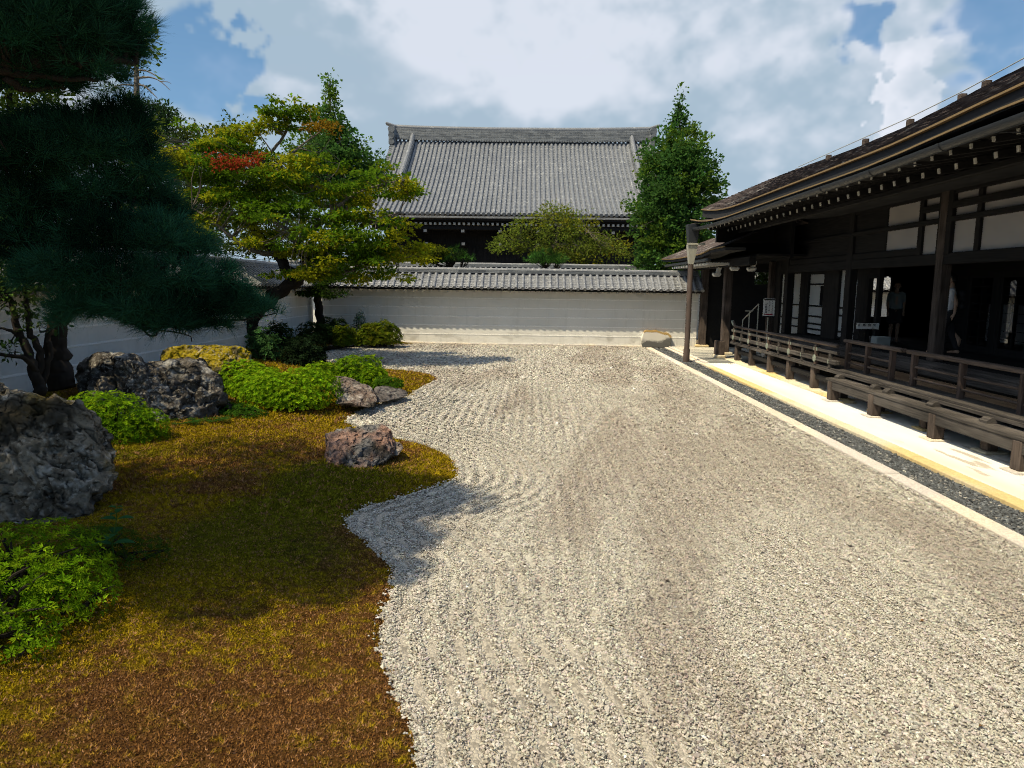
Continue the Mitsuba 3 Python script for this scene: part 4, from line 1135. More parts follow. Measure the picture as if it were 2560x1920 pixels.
# ------------------------------------------------------------------ signs, handrail, visitors
G = {  # simple strokes on a ten by ten field
    '拝': [[(0, 7), (4, 7)], [(2.2, 10), (2.2, 0), (1, 1)], [(0, 3), (4, 4.6)], [(5, 9.2), (10, 9.2)], [(5.2, 6.8), (9.8, 6.8)], [(4.6, 4.2), (10, 4.2)], [(7.5, 10), (7.5, 0)]],
    '観': [[(0, 8.6), (4.6, 8.6)], [(1.2, 10), (0.2, 6.4)], [(0.6, 6.8), (4.6, 6.8)], [(1, 6.8), (1, 0.3)], [(1, 4.8), (4.4, 4.8)], [(1, 2.6), (4.4, 2.6)], [(1, 0.3), (4.6, 0.3)], [(2.8, 8.6), (2.8, 0.3)],
           [(5.6, 10), (5.6, 3.6), (9.4, 3.6), (9.4, 10), (5.6, 10)], [(5.6, 7.9), (9.4, 7.9)], [(5.6, 5.8), (9.4, 5.8)], [(6.6, 3.6), (5.2, 0)], [(8, 3.6), (8, 0.3), (10, 0.3), (10, 1.6)]],
    '順': [[(0.6, 9.6), (0.4, 3), (0, 0)], [(1.9, 9.2), (1.9, 1)], [(3.2, 9.8), (3.2, 0)], [(4.4, 9.6), (10, 9.6)], [(5.2, 8), (5.2, 2), (9.4, 2), (9.4, 8), (5.2, 8)], [(5.2, 6), (9.4, 6)], [(5.2, 4), (9.4, 4)], [(7.2, 9.6), (7, 8)], [(6.4, 2), (4.8, 0)], [(8.2, 2), (10, 0)]],
    '路': [[(0.4, 9.6), (0.4, 6.6), (3.8, 6.6), (3.8, 9.6), (0.4, 9.6)], [(2.1, 6.6), (2.1, 0.8)], [(2.1, 4), (4, 4)], [(0.6, 4.8), (0.6, 0.6)], [(0, 0.4), (4.2, 1.2)], [(6.6, 10), (4.8, 7)], [(6, 8.6), (9.2, 8.6), (4.6, 4)], [(6.2, 7), (10, 4.2)], [(5.8, 4), (5.8, 0.2), (9.2, 0.2), (9.2, 4), (5.8, 4)]],
    'ス': [[(1.5, 9), (8, 9), (1, 1)], [(5.5, 5), (9, 1)]], 'リ': [[(2.5, 9), (2.5, 4)], [(7.5, 9.4), (7.5, 4), (4, 0.5)]], 'ッ': [[(2, 6), (3, 4)], [(4.6, 6.4), (5.6, 4.4)], [(8.4, 6), (6.5, 2), (4, 0.6)]],
    'パ': [[(4, 8), (1, 1.5)], [(6, 8), (9, 1.5)], [(8.4, 9.6), (9.4, 9.6), (9.4, 8.6), (8.4, 8.6), (8.4, 9.6)]], 'の': [[(5.4, 8), (4, 2), (2.4, 2), (1.4, 4.6), (3, 7.6), (6.4, 8.4), (9, 6), (8.4, 3), (6, 1)]],
    'ま': [[(1.5, 8), (8.5, 8)], [(2, 5.6), (8, 5.6)], [(5.2, 9.8), (5.2, 2), (3.4, 0.8), (2, 2), (4, 3), (8.6, 1)]], 'お': [[(1, 7.4), (6, 7.4)], [(3.4, 9.6), (3.4, 1), (1.2, 2.6), (4, 5), (7.6, 4.6), (8.4, 2.4), (6, 0.8)], [(7.4, 9), (9, 7.4)]],
    '入': [[(3.4, 9.4), (5, 8.6), (9.6, 0.4)], [(5, 7), (0.4, 0.4)]], 'り': [[(2.6, 9.2), (2.4, 4), (3.6, 5.6)], [(7, 9.6), (7.2, 4), (4.4, 0.4)]], '下': [[(0.4, 9), (9.6, 9)], [(4.6, 9), (4.6, 0)], [(5, 6.2), (8, 4.4)]],
    'さ': [[(1.4, 7.4), (8.6, 7.8)], [(4.4, 9.8), (7.6, 4.6)], [(7.6, 4.6), (3, 4), (2.4, 1.4), (7, 0.6)]], 'い': [[(2, 8), (2.4, 2.6), (4, 1.4), (4.6, 3)], [(7.6, 7.4), (8.8, 3.6)]],
}


def glyph(m, ch, x0, z0, s, y, w=0.11):
    """One character in the plane y, facing the garden's near end."""
    for st in G[ch]:
        for (a, b), (c, d) in zip(st[:-1], st[1:]):
            p0, p1 = A_([x0 + a * s / 10, y, z0 + b * s / 10]), A_([x0 + c * s / 10, y, z0 + d * s / 10])
            if np.linalg.norm(p1 - p0) > 1e-6:
                m.bar(p0, p1, 0.002, w * s, 0.0, up=np.cross(unit(p1 - p0), [0, 1, 0]))


SG = thing('sign', 'white upright notice with vertical black writing and a red arrow', 'sign')
MB().box((6.97, 7.31), (21.44, 21.46), (1.51, 2.03), 0.006).put('board', 'board_white', SG)
MB().box((6.98, 7.30), (21.432, 21.438), (1.975, 2.015), 0.0).put('header_bar', 'ink_black', SG)
MB().box((6.96, 7.32), (21.43, 21.47), (1.475, 1.508), 0.004).put('bottom_frame', 'timber_dark', SG)
m = MB()
for i, ch in enumerate('スリッパのまま'):
    glyph(m, ch, 7.212, 1.905 - i * 0.052, 0.045, 21.437, 0.13)
for i, ch in enumerate('お入り下さい'):
    glyph(m, ch, 7.125, 1.905 - i * 0.052, 0.045, 21.437, 0.13)
for i, ch in enumerate('拝観順路'):
    glyph(m, ch, 7.025, 1.825 - i * 0.073, 0.056, 21.437, 0.13)
m.put('writing', 'ink_black', SG, label='black vertical writing in three columns', kind='stuff')
m = MB().box((7.01, 7.22), (21.432, 21.438), (1.545, 1.575), 0)
m.hull(A_([[7.22, y, z] for y in (21.432, 21.438) for z in (1.53, 1.59)] + [[7.27, y, 1.56] for y in (21.432, 21.438)])).put('red_arrow', 'ink_red', SG)
v, f = tube([[7.14, 21.47, 0.66], [7.14, 21.47, 1.9]], 0.018, 8)
MB().add(v, f).put('pole', 'metal_grey', SG)
SG2 = thing('sign', 'low white plate with four large black characters in front of pale screens', 'sign')
MB().box((7.88, 8.41), (17.30, 17.32), (1.385, 1.530), 0.004).put('board', 'board_white', SG2)
m = MB()
for i, ch in enumerate('拝観順路'):
    glyph(m, ch, 7.905 + i * 0.122, 1.455, 0.058, 17.296, 0.12)
m.bar([8.22, 17.296, 1.412], [8.28, 17.296, 1.412], 0.002, 0.006, 0).hull(A_([[8.26, y, z] for y in (17.294, 17.298) for z in (1.405, 1.424)] + [[8.29, y, 1.411] for y in (17.294, 17.298)]))
m.put('writing', 'ink_black', SG2, kind='stuff')
for x in (7.95, 8.34):
    v, f = tube([[x, 17.33, 0.94], [x, 17.33, 1.40]], 0.014, 8)
    MB().add(v, f).put('leg', 'timber_dark', SG2)
MB().box((8.28, 8.62), (17.1, 17.4), (0.94, 1.22), 0.02).put('base_box', 'cloth_grey', SG2)
HR = thing('handrail', 'slim metal stair handrail to the left of the white notice', 'handrail')
for a, b in (([6.82, 22.9, 1.32], [7.07, 22.2, 1.85]), ([6.82, 22.9, 1.32], [6.82, 22.9, 0.1]), ([7.07, 22.2, 1.85], [7.07, 22.2, 0.66]), ([6.80, 22.6, 1.62], [7.04, 22.6, 1.62]), ([6.93, 22.6, 1.6], [6.93, 22.6, 0.4])):
    v, f = tube([a, b], 0.017, 8)
    MB().add(v, f).put('rail', 'metal_grey', HR, smooth=40)


def soft(bones, edge=0.03, it=6):
    """One smooth closed surface round a set of bones [(p0, r0, p1, r1)]."""
    parts = []
    sp = trimesh.creation.icosphere(1, 1.0).vertices
    for p0, r0, p1, r1 in bones:
        parts.append(m3.Manifold.hull_points(np.vstack([A_(p0) + sp * r0, A_(p1) + sp * r1])))
    u = m3.Manifold.batch_boolean(parts, m3.OpType.Add).refine_to_length(edge).to_mesh()
    t = trimesh.Trimesh(u.vert_properties[:, :3], u.tri_verts)
    trimesh.smoothing.filter_taubin(t, iterations=it)
    return t.vertices, t.faces


def person(label, x, y, z, h, turn, shirt, legs, bare_legs, step, bag=False, arm=0.0):
    """A standing or walking adult, facing turn degrees from +y (towards +x)."""
    k = thing('person', label, 'person')
    s = h / 1.70
    c, n = math.cos(math.radians(turn)), math.sin(math.radians(turn))

    def W(v):
        v = np.asarray(v, float) * s
        return np.stack([x + v[..., 0] * c + v[..., 1] * n, y - v[..., 0] * n + v[..., 1] * c, z + v[..., 2]], -1)

    def B(l):
        return [(W(a), ra * s, W(b), rb * s) for a, ra, b, rb in l]
    hip, knee = 0.90, 0.48
    lg = []
    for sd, st in ((-1, step), (1, -step)):
        hp, kn, an = (sd * .085, 0, hip), (sd * .085, st * .5 + .03, knee), (sd * .085, st, 0.08)
        lg.append((hp, kn, an, st))
    sk = [((0, -.01, 1.42), .055, (0, .01, 1.53), .05), ((0, .015, 1.60), .088, (0, .02, 1.63), .086), ((0, .05, 1.53), .05, (0, .04, 1.58), .07), ((0, .10, 1.575), .014, (0, .112, 1.565), .012), ((-.088, .01, 1.58), .018, (.088, .01, 1.58), .018), ((0, -.01, 1.42), .06, (0, 0, 1.35), .08), ((0, 0, 1.35), .08, (0, 0, 0.98), .085)]
    for sd in (-1, 1):
        sh, el, wr = (sd * .17, -.01, 1.36), (sd * .215, -.03 + arm * sd * .06, 1.10), (sd * .20, .06 + arm * sd * .12, 0.88)
        sk += [((0, -.01, 1.36), .06, sh, .05), (sh, .05, el, .038), (el, .038, wr, .027)]
        hx, hy, hz = wr
        sk += [(wr, .026, (hx, hy + .02, hz - .06), .028)]
        for q, (dx, L) in enumerate(((-.024, .065), (-.008, .075), (.008, .07), (.023, .055))):
            sk += [((hx + dx * .6, hy + .025 + .3 * dx, hz - .07), .010, (hx + dx, hy + .04 + .2 * dx, hz - .07 - L), .0075)]
        sk += [((hx - sd * .02, hy + .035, hz - .03), .011, (hx - sd * .03, hy + .065, hz - .085), .009)]
    for hp, kn, an, st in lg:
        sk += [(hp, .082, kn, .056), (kn, .054, (an[0], st - .02, .30), .055), ((an[0], st - .02, .30), .055, an, .038), ((an[0], st - .03, .035), .034, (an[0], st + .15, .025), .026), (an, .038, (an[0], st - .03, .035), .034)]
    sk += [((-.08, 0, .92), .09, (.08, 0, .92), .09), ((0, 0, 0.98), .085, (0, 0, .93), .09)]
    v, f = soft(B(sk), 0.030, 2)
    MB().add(v, f).put('body', 'skin', k, smooth=True)
    to = [((-.10, 0, 1.33), .085, (.10, 0, 1.33), .085), ((-.09, 0, 1.33), .095, (-.075, 0, 1.0), .10), ((.09, 0, 1.33), .095, (.075, 0, 1.0), .10), ((-.08, .01, .98), .105, (.08, .01, .98), .105)]
    for sd in (-1, 1):
        to += [((sd * .12, -.01, 1.38), .062, (sd * .17, -.01, 1.36), .062), ((sd * .17, -.01, 1.36), .062, (sd * .20, -.02, 1.18), .055)]
    v, f = soft(B(to), 0.03, 5)
    MB().add(v, f).put('shirt', shirt, k, smooth=True)
    if bare_legs:
        v, f = soft(B([((-.07, 0, .96), .105, (.07, 0, .96), .105), ((-.09, 0, .90), .115, (-.10, 0, .62), .12), ((.09, 0, .90), .115, (.10, 0, .62), .12), ((-.10, 0.01, .60), .115, (.10, 0.01, .60), .115)]), 0.03, 4)
        MB().add(v, f).put('skirt', legs, k, smooth=True)
    else:
        l2 = [((-.07, 0, .94), .11, (.07, 0, .94), .11)]
        for hp, kn, an, st in lg:
            l2 += [(hp, .10, kn, .075), (kn, .075, (an[0], st, .12), .06)]
        v, f = soft(B(l2), 0.03, 4)
        MB().add(v, f).put('trousers', legs, k, smooth=True)
    hb = [((0, -.015, 1.63), .095, (0, .01, 1.665), .088), ((-.06, -.03, 1.60), .06, (.06, -.03, 1.60), .06)]
    if bare_legs:
        hb += [((-.055, -.05, 1.60), .06, (-.05, -.06, 1.44), .045), ((.055, -.05, 1.60), .06, (.05, -.06, 1.44), .045)]
    v, f = soft(B(hb), 0.02, 3)
    MB().add(v, f).put('hair', 'hair_dark', k, smooth=True)
    for sd in (-1, 1):
        e, ef = tube(W(A_([[sd * .032, .098, 1.605], [sd * .032, .106, 1.604]])), 0.011 * s, 7)
        MB().add(e, ef).put('eye', 'ink_black', k)
    MB().hull(W(chamfer((-.024, .024), (.090, .104), (1.532, 1.540), 0.001))).put('mouth', 'ink_red', k)
    if bag:
        v, f = soft(B([((-.09, -.20, 1.30), .08, (.09, -.20, 1.30), .08), ((-.09, -.20, 1.05), .09, (.09, -.20, 1.05), .09), ((0, -.2, 1.3), .09, (0, -.2, 1.05), .1)]), 0.03, 4)
        b = MB().add(v, f).put('backpack', 'cloth_dark', k, smooth=True)
    return k


person('person in a grey short sleeved shirt and dark skirt standing in the dark doorway', 9.93, 19.6, 0.94, 1.60, 200, 'cloth_grey', 'cloth_dark', True, 0.03)
person('person in a white short sleeved shirt and dark trousers walking behind the thick pillar', 9.32, 16.05, 0.94, 1.72, -62, 'cloth_white', 'cloth_dark', False, 0.20, True, 1.2)

# ------------------------------------------------------------------ rocks


def rock(label, lumps, edge, amp, base, seed, dark=0.5, pale=0.35, red=0.0, ochre=0.0, moss=0.0, cat='rock', strata=(0.3, 0.2, 1.0)):
    """Hulls of points joined into one stone, split finely, cracked and roughened along its normals."""
    k = thing('rock', label, cat)
    u = m3.Manifold.batch_boolean([m3.Manifold.hull_points(A_(l, float)) for l in lumps], m3.OpType.Add)
    rg = np.random.default_rng(seed)
    pv = u.to_mesh().vert_properties[:, :3]
    ctr = pv.mean(0)
    for _ in range(26):  # knock off corners so that flat facets meet at edges
        d = unit(rg.normal(size=3) * A_([1, 1, 0.9]) + A_([0, -0.25, 0.25]))
        ext = ((pv - ctr) @ d).max()
        cut = u.trim_by_plane((-d).tolist(), float(-(ctr @ d + ext * rg.uniform(0.86, 0.965))))
        if cut.volume() > 0.90 * u.volume():
            u = cut
    u = u.refine_to_length(edge).to_mesh()
    t = trimesh.Trimesh(u.vert_properties[:, :3], u.tri_verts)
    trimesh.smoothing.filter_taubin(t, lamb=0.5, nu=0.45, iterations=3)
    v, nrm = A_(t.vertices), A_(t.vertex_normals)
    s = unit(A_(strata)[None])[0]
    ax = unit(np.cross(s, [0.1, 1, 0.2])[None])[0]
    q = np.stack([v @ s * 3.0, v @ ax * 0.9, v @ np.cross(s, ax) * 0.9], 1)
    f0 = min(1.6, 0.03 / edge)
    rid = 1 - np.abs(2 * meshkit.fbm(q * 1.7 * f0 + seed, 3, seed + 3) - 1)
    lay = meshkit.fbm(q * 4.0 * f0 + seed, 4, seed + 4) - 0.5
    pit = meshkit.fbm(v * 6.5 * f0 + seed, 3, seed + 14)
    fine = meshkit.fbm(v * 13 * f0 + seed, 3, seed + 9) - 0.5
    big = meshkit.fbm(v * 2.2 * f0 + seed, 2, seed) - 0.5
    chip = np.round(meshkit.noise(q * 2.4 * f0 + 3, seed + 6) * 3) / 3 - 0.5
    v = v + nrm * (amp * (0.8 * big + 1.3 * lay + 0.9 * fine + 0.35 * chip - 0.9 * smooth01(0.56, 0.70, pit) - 0.35 * smooth01(0.93, 0.99, rid)))[:, None]
    n1 = meshkit.fbm(v * 2.1 + seed * 1.7, 4, seed + 20)
    n2 = meshkit.fbm(v * 7.0 + seed, 4, seed + 21)
    n3 = meshkit.fbm(v * 22, 3, seed + 22)
    c = A_(base)[None] * (0.52 + 0.66 * n3)[:, None]
    c = c * (1 - dark * smooth01(0.5, 0.66, n1)[:, None] * 0.8)
    w = (smooth01(0.55, 0.66, n2) * smooth01(0.35, 0.6, n1 * 0.5 + n3 * 0.5) * pale)[:, None]
    c = c * (1 - w) + A_([0.52, 0.52, 0.50]) * w
    w = (smooth01(0.92, 0.99, rid) * 0.7)[:, None]
    c = c * (1 - w * 0.8)
    if red:
        w = (red * smooth01(0.38, 0.58, meshkit.fbm(v * 3 + 40, 3, seed)))[:, None]
        c = c * (1 - w) + A_([0.30, 0.185, 0.145]) * w * (0.6 + 0.8 * n3)[:, None]
    if ochre:
        w = (ochre * smooth01(0.54, 0.68, meshkit.fbm(v * 1.9 + 70, 3, seed)) * smooth01(0.0, 0.6, nrm[:, 2]))[:, None]
        c = c * (1 - w) + A_([0.36, 0.25, 0.07]) * w * (0.6 + 0.8 * n3)[:, None]
    if moss:
        w = smooth01(0.44, 0.54, meshkit.fbm(v * 2.6 + 11, 3, seed + 2) * 0.8 + 0.28 * nrm[:, 2] - 0.02)
        w = (moss * w * smooth01(0.05, 0.5, nrm[:, 2]))
        v = v + nrm * (w * 0.02 * (0.5 + n3))[:, None]
        mc = A_([0.26, 0.20, 0.012]) * (0.55 + 0.9 * n3)[:, None]
        c = c * (1 - w[:, None]) + mc * w[:, None]
    scene[k] = mikit.ply((v, A_(t.faces)), 'stone_rough', smooth=50 if False else True, color=np.clip(c, 0.01, 0.85))
    return k


# nearest boulder, at the left edge
rock('huge grey boulder nearest the camera at the left edge, with ochre patches on top', [
    [(-5.473, 6.6, 1.295), (-4.92, 6.0, 0.049), (-4.485, 5.9, 0.021), (-4.082, 6.0, 0.067), (-3.948, 6.3, 0.196), (-4.073, 6.8, 0.364), (-4.157, 7.0, 0.602), (-4.301, 7.0, 0.931), (-4.473, 6.9, 1.109), (-4.66, 6.7, 1.118), (-4.877, 6.6, 1.209), (-5.757, 7.3, 1.129), (-5.221, 7.7, 0.922), (-4.766, 7.6, 0.723), (-5.799, 7.8, -0.277), (-6.452, 7.6, 0.051)],
    [(-5.679, 6.9, 1.27), (-5.197, 6.8, 1.264), (-4.931, 6.7, 1.192), (-4.685, 6.5, 1.017), (-4.739, 6.4, 0.42), (-5.317, 6.4, 0.408), (-6.245, 7.8, 1.025), (-5.647, 7.6, 0.931)],
    [(-4.901, 6.9, 1.081), (-4.709, 6.95, 1.109), (-4.481, 7.0, 1.011), (-4.394, 6.9, 0.785), (-4.797, 6.8, 0.757), (-5.082, 7.5, 1.002), (-4.827, 7.5, 0.874)]],
    0.024, 0.085, (0.24, 0.215, 0.17), 3, dark=0.75, pale=0.75, ochre=0.85, strata=(0.6, 0.2, 0.7))
# big dark boulder behind it
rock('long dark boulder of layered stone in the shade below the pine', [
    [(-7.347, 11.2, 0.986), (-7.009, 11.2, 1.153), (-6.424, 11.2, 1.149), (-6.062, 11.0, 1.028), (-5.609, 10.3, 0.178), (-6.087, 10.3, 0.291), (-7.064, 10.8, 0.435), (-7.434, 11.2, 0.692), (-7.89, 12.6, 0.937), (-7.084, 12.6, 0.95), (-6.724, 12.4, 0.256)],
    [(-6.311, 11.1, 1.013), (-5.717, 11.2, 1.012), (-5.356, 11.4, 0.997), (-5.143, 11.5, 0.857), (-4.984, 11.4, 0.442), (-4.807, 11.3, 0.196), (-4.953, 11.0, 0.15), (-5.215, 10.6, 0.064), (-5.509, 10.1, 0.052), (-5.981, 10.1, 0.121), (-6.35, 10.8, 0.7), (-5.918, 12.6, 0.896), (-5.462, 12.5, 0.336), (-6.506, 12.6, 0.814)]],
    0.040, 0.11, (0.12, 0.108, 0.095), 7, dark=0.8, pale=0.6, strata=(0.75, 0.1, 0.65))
rock('flat topped pale rock with bright yellow moss on top, behind the long dark boulder', [
    [(-7.103, 13.36, 0.952), (-6.922, 13.44, 1.047), (-6.218, 13.6, 1.076), (-5.629, 13.69, 1.039), (-5.414, 13.69, 0.909), (-5.357, 13.6, 0.645), (-5.753, 13.2, 0.57), (-6.512, 13.04, 0.653), (-7.006, 13.2, 0.778), (-7.465, 14.49, 0.908), (-6.026, 14.65, 0.908), (-5.736, 14.49, 0.661), (-7.608, 14.33, 0.606)],
    [(-5.812, 13.36, 0.819), (-5.444, 13.6, 0.839), (-5.264, 13.52, 0.617), (-5.484, 13.28, 0.488), (-5.83, 13.2, 0.569), (-5.611, 14.01, 0.715)]],
    0.032, 0.06, (0.36, 0.32, 0.28), 12, dark=0.4, pale=0.6, moss=1.0)
# rock on the tip of the island
rock('reddish brown rock on the moss tip that juts into the gravel', [
    [(-2.509, 8.35, 0.084), (-2.545, 8.6, 0.391), (-2.507, 8.75, 0.416), (-2.273, 9.0, 0.463), (-1.902, 9.1, 0.482), (-1.778, 9.0, 0.441), (-1.624, 8.75, 0.273), (-1.633, 8.5, 0.204), (-1.863, 8.3, 0.09), (-2.176, 8.2, 0.08), (-2.447, 8.3, 0.038), (-2.619, 9.2, 0.33), (-1.987, 9.5, 0.347), (-1.759, 9.3, 0.062), (-2.629, 9.3, -0.065)],
    [(-1.925, 8.6, 0.377), (-1.73, 8.75, 0.4), (-1.651, 8.6, 0.281), (-1.698, 8.45, 0.164), (-1.873, 8.35, 0.136), (-1.91, 9.0, 0.316)]],
    0.018, 0.045, (0.15, 0.15, 0.155), 17, dark=0.5, pale=0.5, red=0.85, strata=(0.9, 0.2, 0.5))
rock('small pale stone touching the right side of the reddish rock', [
    [(-1.707, 8.75, 0.142), (-1.708, 8.9, 0.29), (-1.64, 8.95, 0.296), (-1.58, 8.9, 0.224), (-1.584, 8.75, 0.206), (-1.621, 8.7, 0.155), (-1.694, 9.1, 0.218)]], 0.015, 0.012, (0.30, 0.25, 0.22), 21, dark=0.2)
rock('pointed grey brown rock leaning beside the clipped azaleas', [
    [(-3.69, 12.9, 0.456), (-3.672, 13.0, 0.555), (-3.608, 13.1, 0.604), (-3.453, 13.2, 0.602), (-3.294, 13.1, 0.473), (-2.912, 12.9, 0.395), (-2.701, 12.6, 0.259), (-2.675, 12.3, 0.129), (-3.005, 12.2, 0.175), (-3.313, 12.3, 0.174), (-3.499, 12.6, 0.318), (-3.532, 13.5, 0.532), (-2.987, 13.4, 0.283), (-3.679, 13.4, 0.387)],
    [(-3.398, 12.3, 0.187), (-3.363, 12.5, 0.336), (-2.873, 12.4, 0.252), (-2.688, 12.2, 0.146), (-3.049, 12.1, 0.227), (-3.076, 12.8, 0.258)]],
    0.026, 0.05, (0.18, 0.16, 0.145), 24, dark=0.55, pale=0.65, red=0.25, strata=(0.5, 0.2, -0.8))
rock('low dark rock at the gravel edge next to the pointed rock', [
    [(-2.98, 13.3, 0.298), (-2.93, 13.5, 0.347), (-2.698, 13.7, 0.339), (-2.441, 13.8, 0.234), (-2.331, 13.8, 0.148), (-2.407, 13.6, 0.13), (-2.641, 13.2, 0.104), (-2.819, 12.8, 0.114), (-2.914, 12.9, 0.208), (-2.919, 14.2, 0.224), (-2.512, 14.2, 0.133)]],
    0.035, 0.045, (0.17, 0.155, 0.15), 28, dark=0.5, pale=0.5)
rock('small grey stone at the corner of the moss behind the dark leafed shrub', [
    [(-7.263, 17.6, 0.001), (-7.218, 17.8, 0.079), (-7.008, 18.0, 0.059), (-6.782, 17.8, -0.067), (-6.784, 17.4, -0.117), (-7.095, 17.3, -0.089), (-7.272, 18.4, -0.045)]], 0.05, 0.03, (0.12, 0.115, 0.11), 31)

# ------------------------------------------------------------------ shrubs and small plants


def shrub(name, label, lumps, n, L, W, col, seed, cat='shrub', group=None, whorl=6, gloss=False, amp=0.27, tipcol=None, stems=14, lumpy=0.16, inner=0.35, bare=0.0):
    """Domes of leaf whorls on thin stems. lumps: (x, y, z of the ground, rx, ry, height)."""
    k = thing(name, label, cat, group)
    rng = np.random.default_rng(seed)
    vol = A_([(l[3] * l[4]) ** 0.5 * (l[3] + l[4] + l[5]) for l in lumps])
    stem = MB()
    fol = MB()
    for l, share in zip(lumps, vol / vol.sum()):
        x, y, z, rx, ry, h = l
        m = int(n * share)
        d = unit(rng.normal(size=(m * 2, 3)))
        d = d[d[:, 2] > -0.25][:m]
        m = len(d)
        r = np.where(rng.random(m) < inner, rng.uniform(0.45, 0.95, m), 1.0) * (1 + lumpy * 2.2 * (meshkit.fbm(d * 2.3 + seed + x, 3, seed) - 0.5 + 0.55 * (meshkit.noise(d * 7 + seed, seed) - 0.5)) + rng.normal(size=m) * 0.035)
        P = A_([x, y, z + 0.28 * h]) + d * r[:, None] * A_([rx, ry, h * 0.72])
        P[:, 2] = np.maximum(P[:, 2], z + 0.02)
        ax = unit(d + A_([0, 0, 0.55]) + rng.normal(size=(m, 3)) * 0.25)
        wn = np.repeat(np.arange(m), whorl)
        t = unit(np.cross(ax, rng.normal(size=(m, 3))))
        b = np.cross(ax, t)
        ang = (np.tile(np.arange(whorl), m) * 2 * np.pi / whorl * 1.0 + np.repeat(rng.random(m) * 6, whorl)) + rng.normal(size=m * whorl) * 0.25
        rise = rng.uniform(0.05, 0.65, m * whorl)
        D = unit((np.cos(ang)[:, None] * t[wn] + np.sin(ang)[:, None] * b[wn]) + ax[wn] * rise[:, None])
        N = unit(ax[wn] - D * 0.3)
        LL = L * np.repeat(np.exp(rng.normal(size=m) * 0.2), whorl) * rng.uniform(0.7, 1.15, m * whorl)
        v, f = leaf_mesh(P[wn] + D * 0.004, D, N, LL, LL * W / L)
        cc = vary(rng, col, m, amp, 0.05)
        if tipcol is not None:
            q = ((rng.random(m) < 0.45) & (r > 0.97))[:, None]
            cc = np.where(q, vary(rng, tipcol, m, amp, 0.05), cc)
        cc = cc[wn] * np.exp(rng.normal(size=(m * whorl, 1)) * 0.1)
        fol.add(v, f, np.repeat(cc, 4, 0))
        for i in range(max(4, int(stems * share))):
            e = P[rng.integers(m)]
            o = A_([x, y, z]) + rng.normal(size=3) * A_([rx, ry, 0]) * 0.25
            stem.tube(curve([o, o * 0.5 + e * 0.5 + rng.normal(size=3) * 0.06 * h, e * 0.96 + o * 0.04], 3), np.linspace(0.012, 0.004, 7) * (1 + h), 5)
    stem.put('stems', 'bark', k)
    fol.put('foliage', 'leaf_glossy' if gloss else 'leaf', k, color=True)
    return k


LIME, LIME2 = (0.10, 0.21, 0.010), (0.17, 0.29, 0.012)
shrub('azalea_bush', 'bright green azalea bush nearest the camera at the lower left edge', [(-3.2, 4.0, 0.2, 0.50, 0.42, 0.42), (-3.35, 4.5, 0.2, 0.50, 0.42, 0.46), (-2.95, 4.32, 0.18, 0.28, 0.28, 0.30), (-2.93, 3.80, 0.16, 0.22, 0.22, 0.22), (-3.7, 4.0, 0.2, 0.4, 0.5, 0.42)], 2000, 0.034, 0.0115, (0.12, 0.235, 0.008), 41, whorl=7, tipcol=(0.22, 0.36, 0.012), stems=60, inner=0.3)
shrub('low_shrub', 'dim low shrub on the moss behind the near azalea, under a tall weed', [(-3.05, 5.15, 0.17, 0.30, 0.22, 0.20), (-3.35, 5.25, 0.17, 0.28, 0.25, 0.22)], 700, 0.020, 0.009, (0.05, 0.10, 0.012), 42, whorl=5)
shrub('azalea_bush', 'round bright green azalea between the two big boulders', [(-5.55, 9.25, 0.13, 0.52, 0.45, 0.66), (-5.95, 9.45, 0.15, 0.40, 0.40, 0.62), (-5.20, 9.35, 0.12, 0.30, 0.3, 0.46)], 3400, 0.031, 0.0195, (0.12, 0.24, 0.010), 43, whorl=5, tipcol=(0.22, 0.35, 0.012), stems=30)
shrub('azalea_bush', 'clipped lime green azalea dome right behind the long dark boulder', [(-5.42, 13.35, 0.17, 0.66, 0.5, 0.60), (-5.0, 12.95, 0.16, 0.5, 0.42, 0.50)], 4200, 0.034, 0.025, (0.15, 0.285, 0.010), 44, whorl=5, tipcol=(0.26, 0.40, 0.014), lumpy=0.22)
shrub('azalea_bush', 'clipped lime green azalea dome touching the pointed rock', [(-3.95, 12.5, 0.13, 0.58, 0.5, 0.66), (-4.5, 12.3, 0.13, 0.55, 0.48, 0.62), (-4.05, 12.05, 0.12, 0.5, 0.32, 0.42)], 4600, 0.032, 0.0235, (0.15, 0.285, 0.010), 45, whorl=5, tipcol=(0.26, 0.40, 0.014), lumpy=0.22)
shrub('ground_cover_plant', 'low green plant at the foot of the clipped azalea on the left', [(-5.0, 11.55, 0.12, 0.45, 0.25, 0.16), (-4.6, 11.35, 0.12, 0.3, 0.2, 0.12)], 420, 0.05, 0.022, (0.045, 0.115, 0.012), 46, whorl=5)
shrub('azalea_bush', 'bushy green azalea behind the pointed rock by the gravel', [(-3.75, 15.3, 0.12, 0.62, 0.5, 0.62), (-4.45, 15.0, 0.14, 0.42, 0.4, 0.48), (-3.35, 15.0, 0.1, 0.35, 0.35, 0.42)], 3300, 0.040, 0.028, (0.12, 0.23, 0.010), 47, whorl=5, tipcol=(0.22, 0.34, 0.012), lumpy=0.26)
shrub('small_plant', 'small green seedling on the moss right of the bushy azalea', [(-2.95, 14.7, 0.12, 0.30, 0.24, 0.24)], 260, 0.05, 0.022, (0.07, 0.15, 0.012), 48)
shrub('azalea_bush', 'round olive azalea by the foot of the far wall at the gravel edge', [(-5.35, 25.7, 0.06, 0.72, 0.55, 0.86), (-5.75, 25.6, 0.06, 0.5, 0.45, 0.78)], 2000, 0.075, 0.036, (0.085, 0.125, 0.010), 49, tipcol=(0.14, 0.165, 0.012), lumpy=0.3, stems=40)
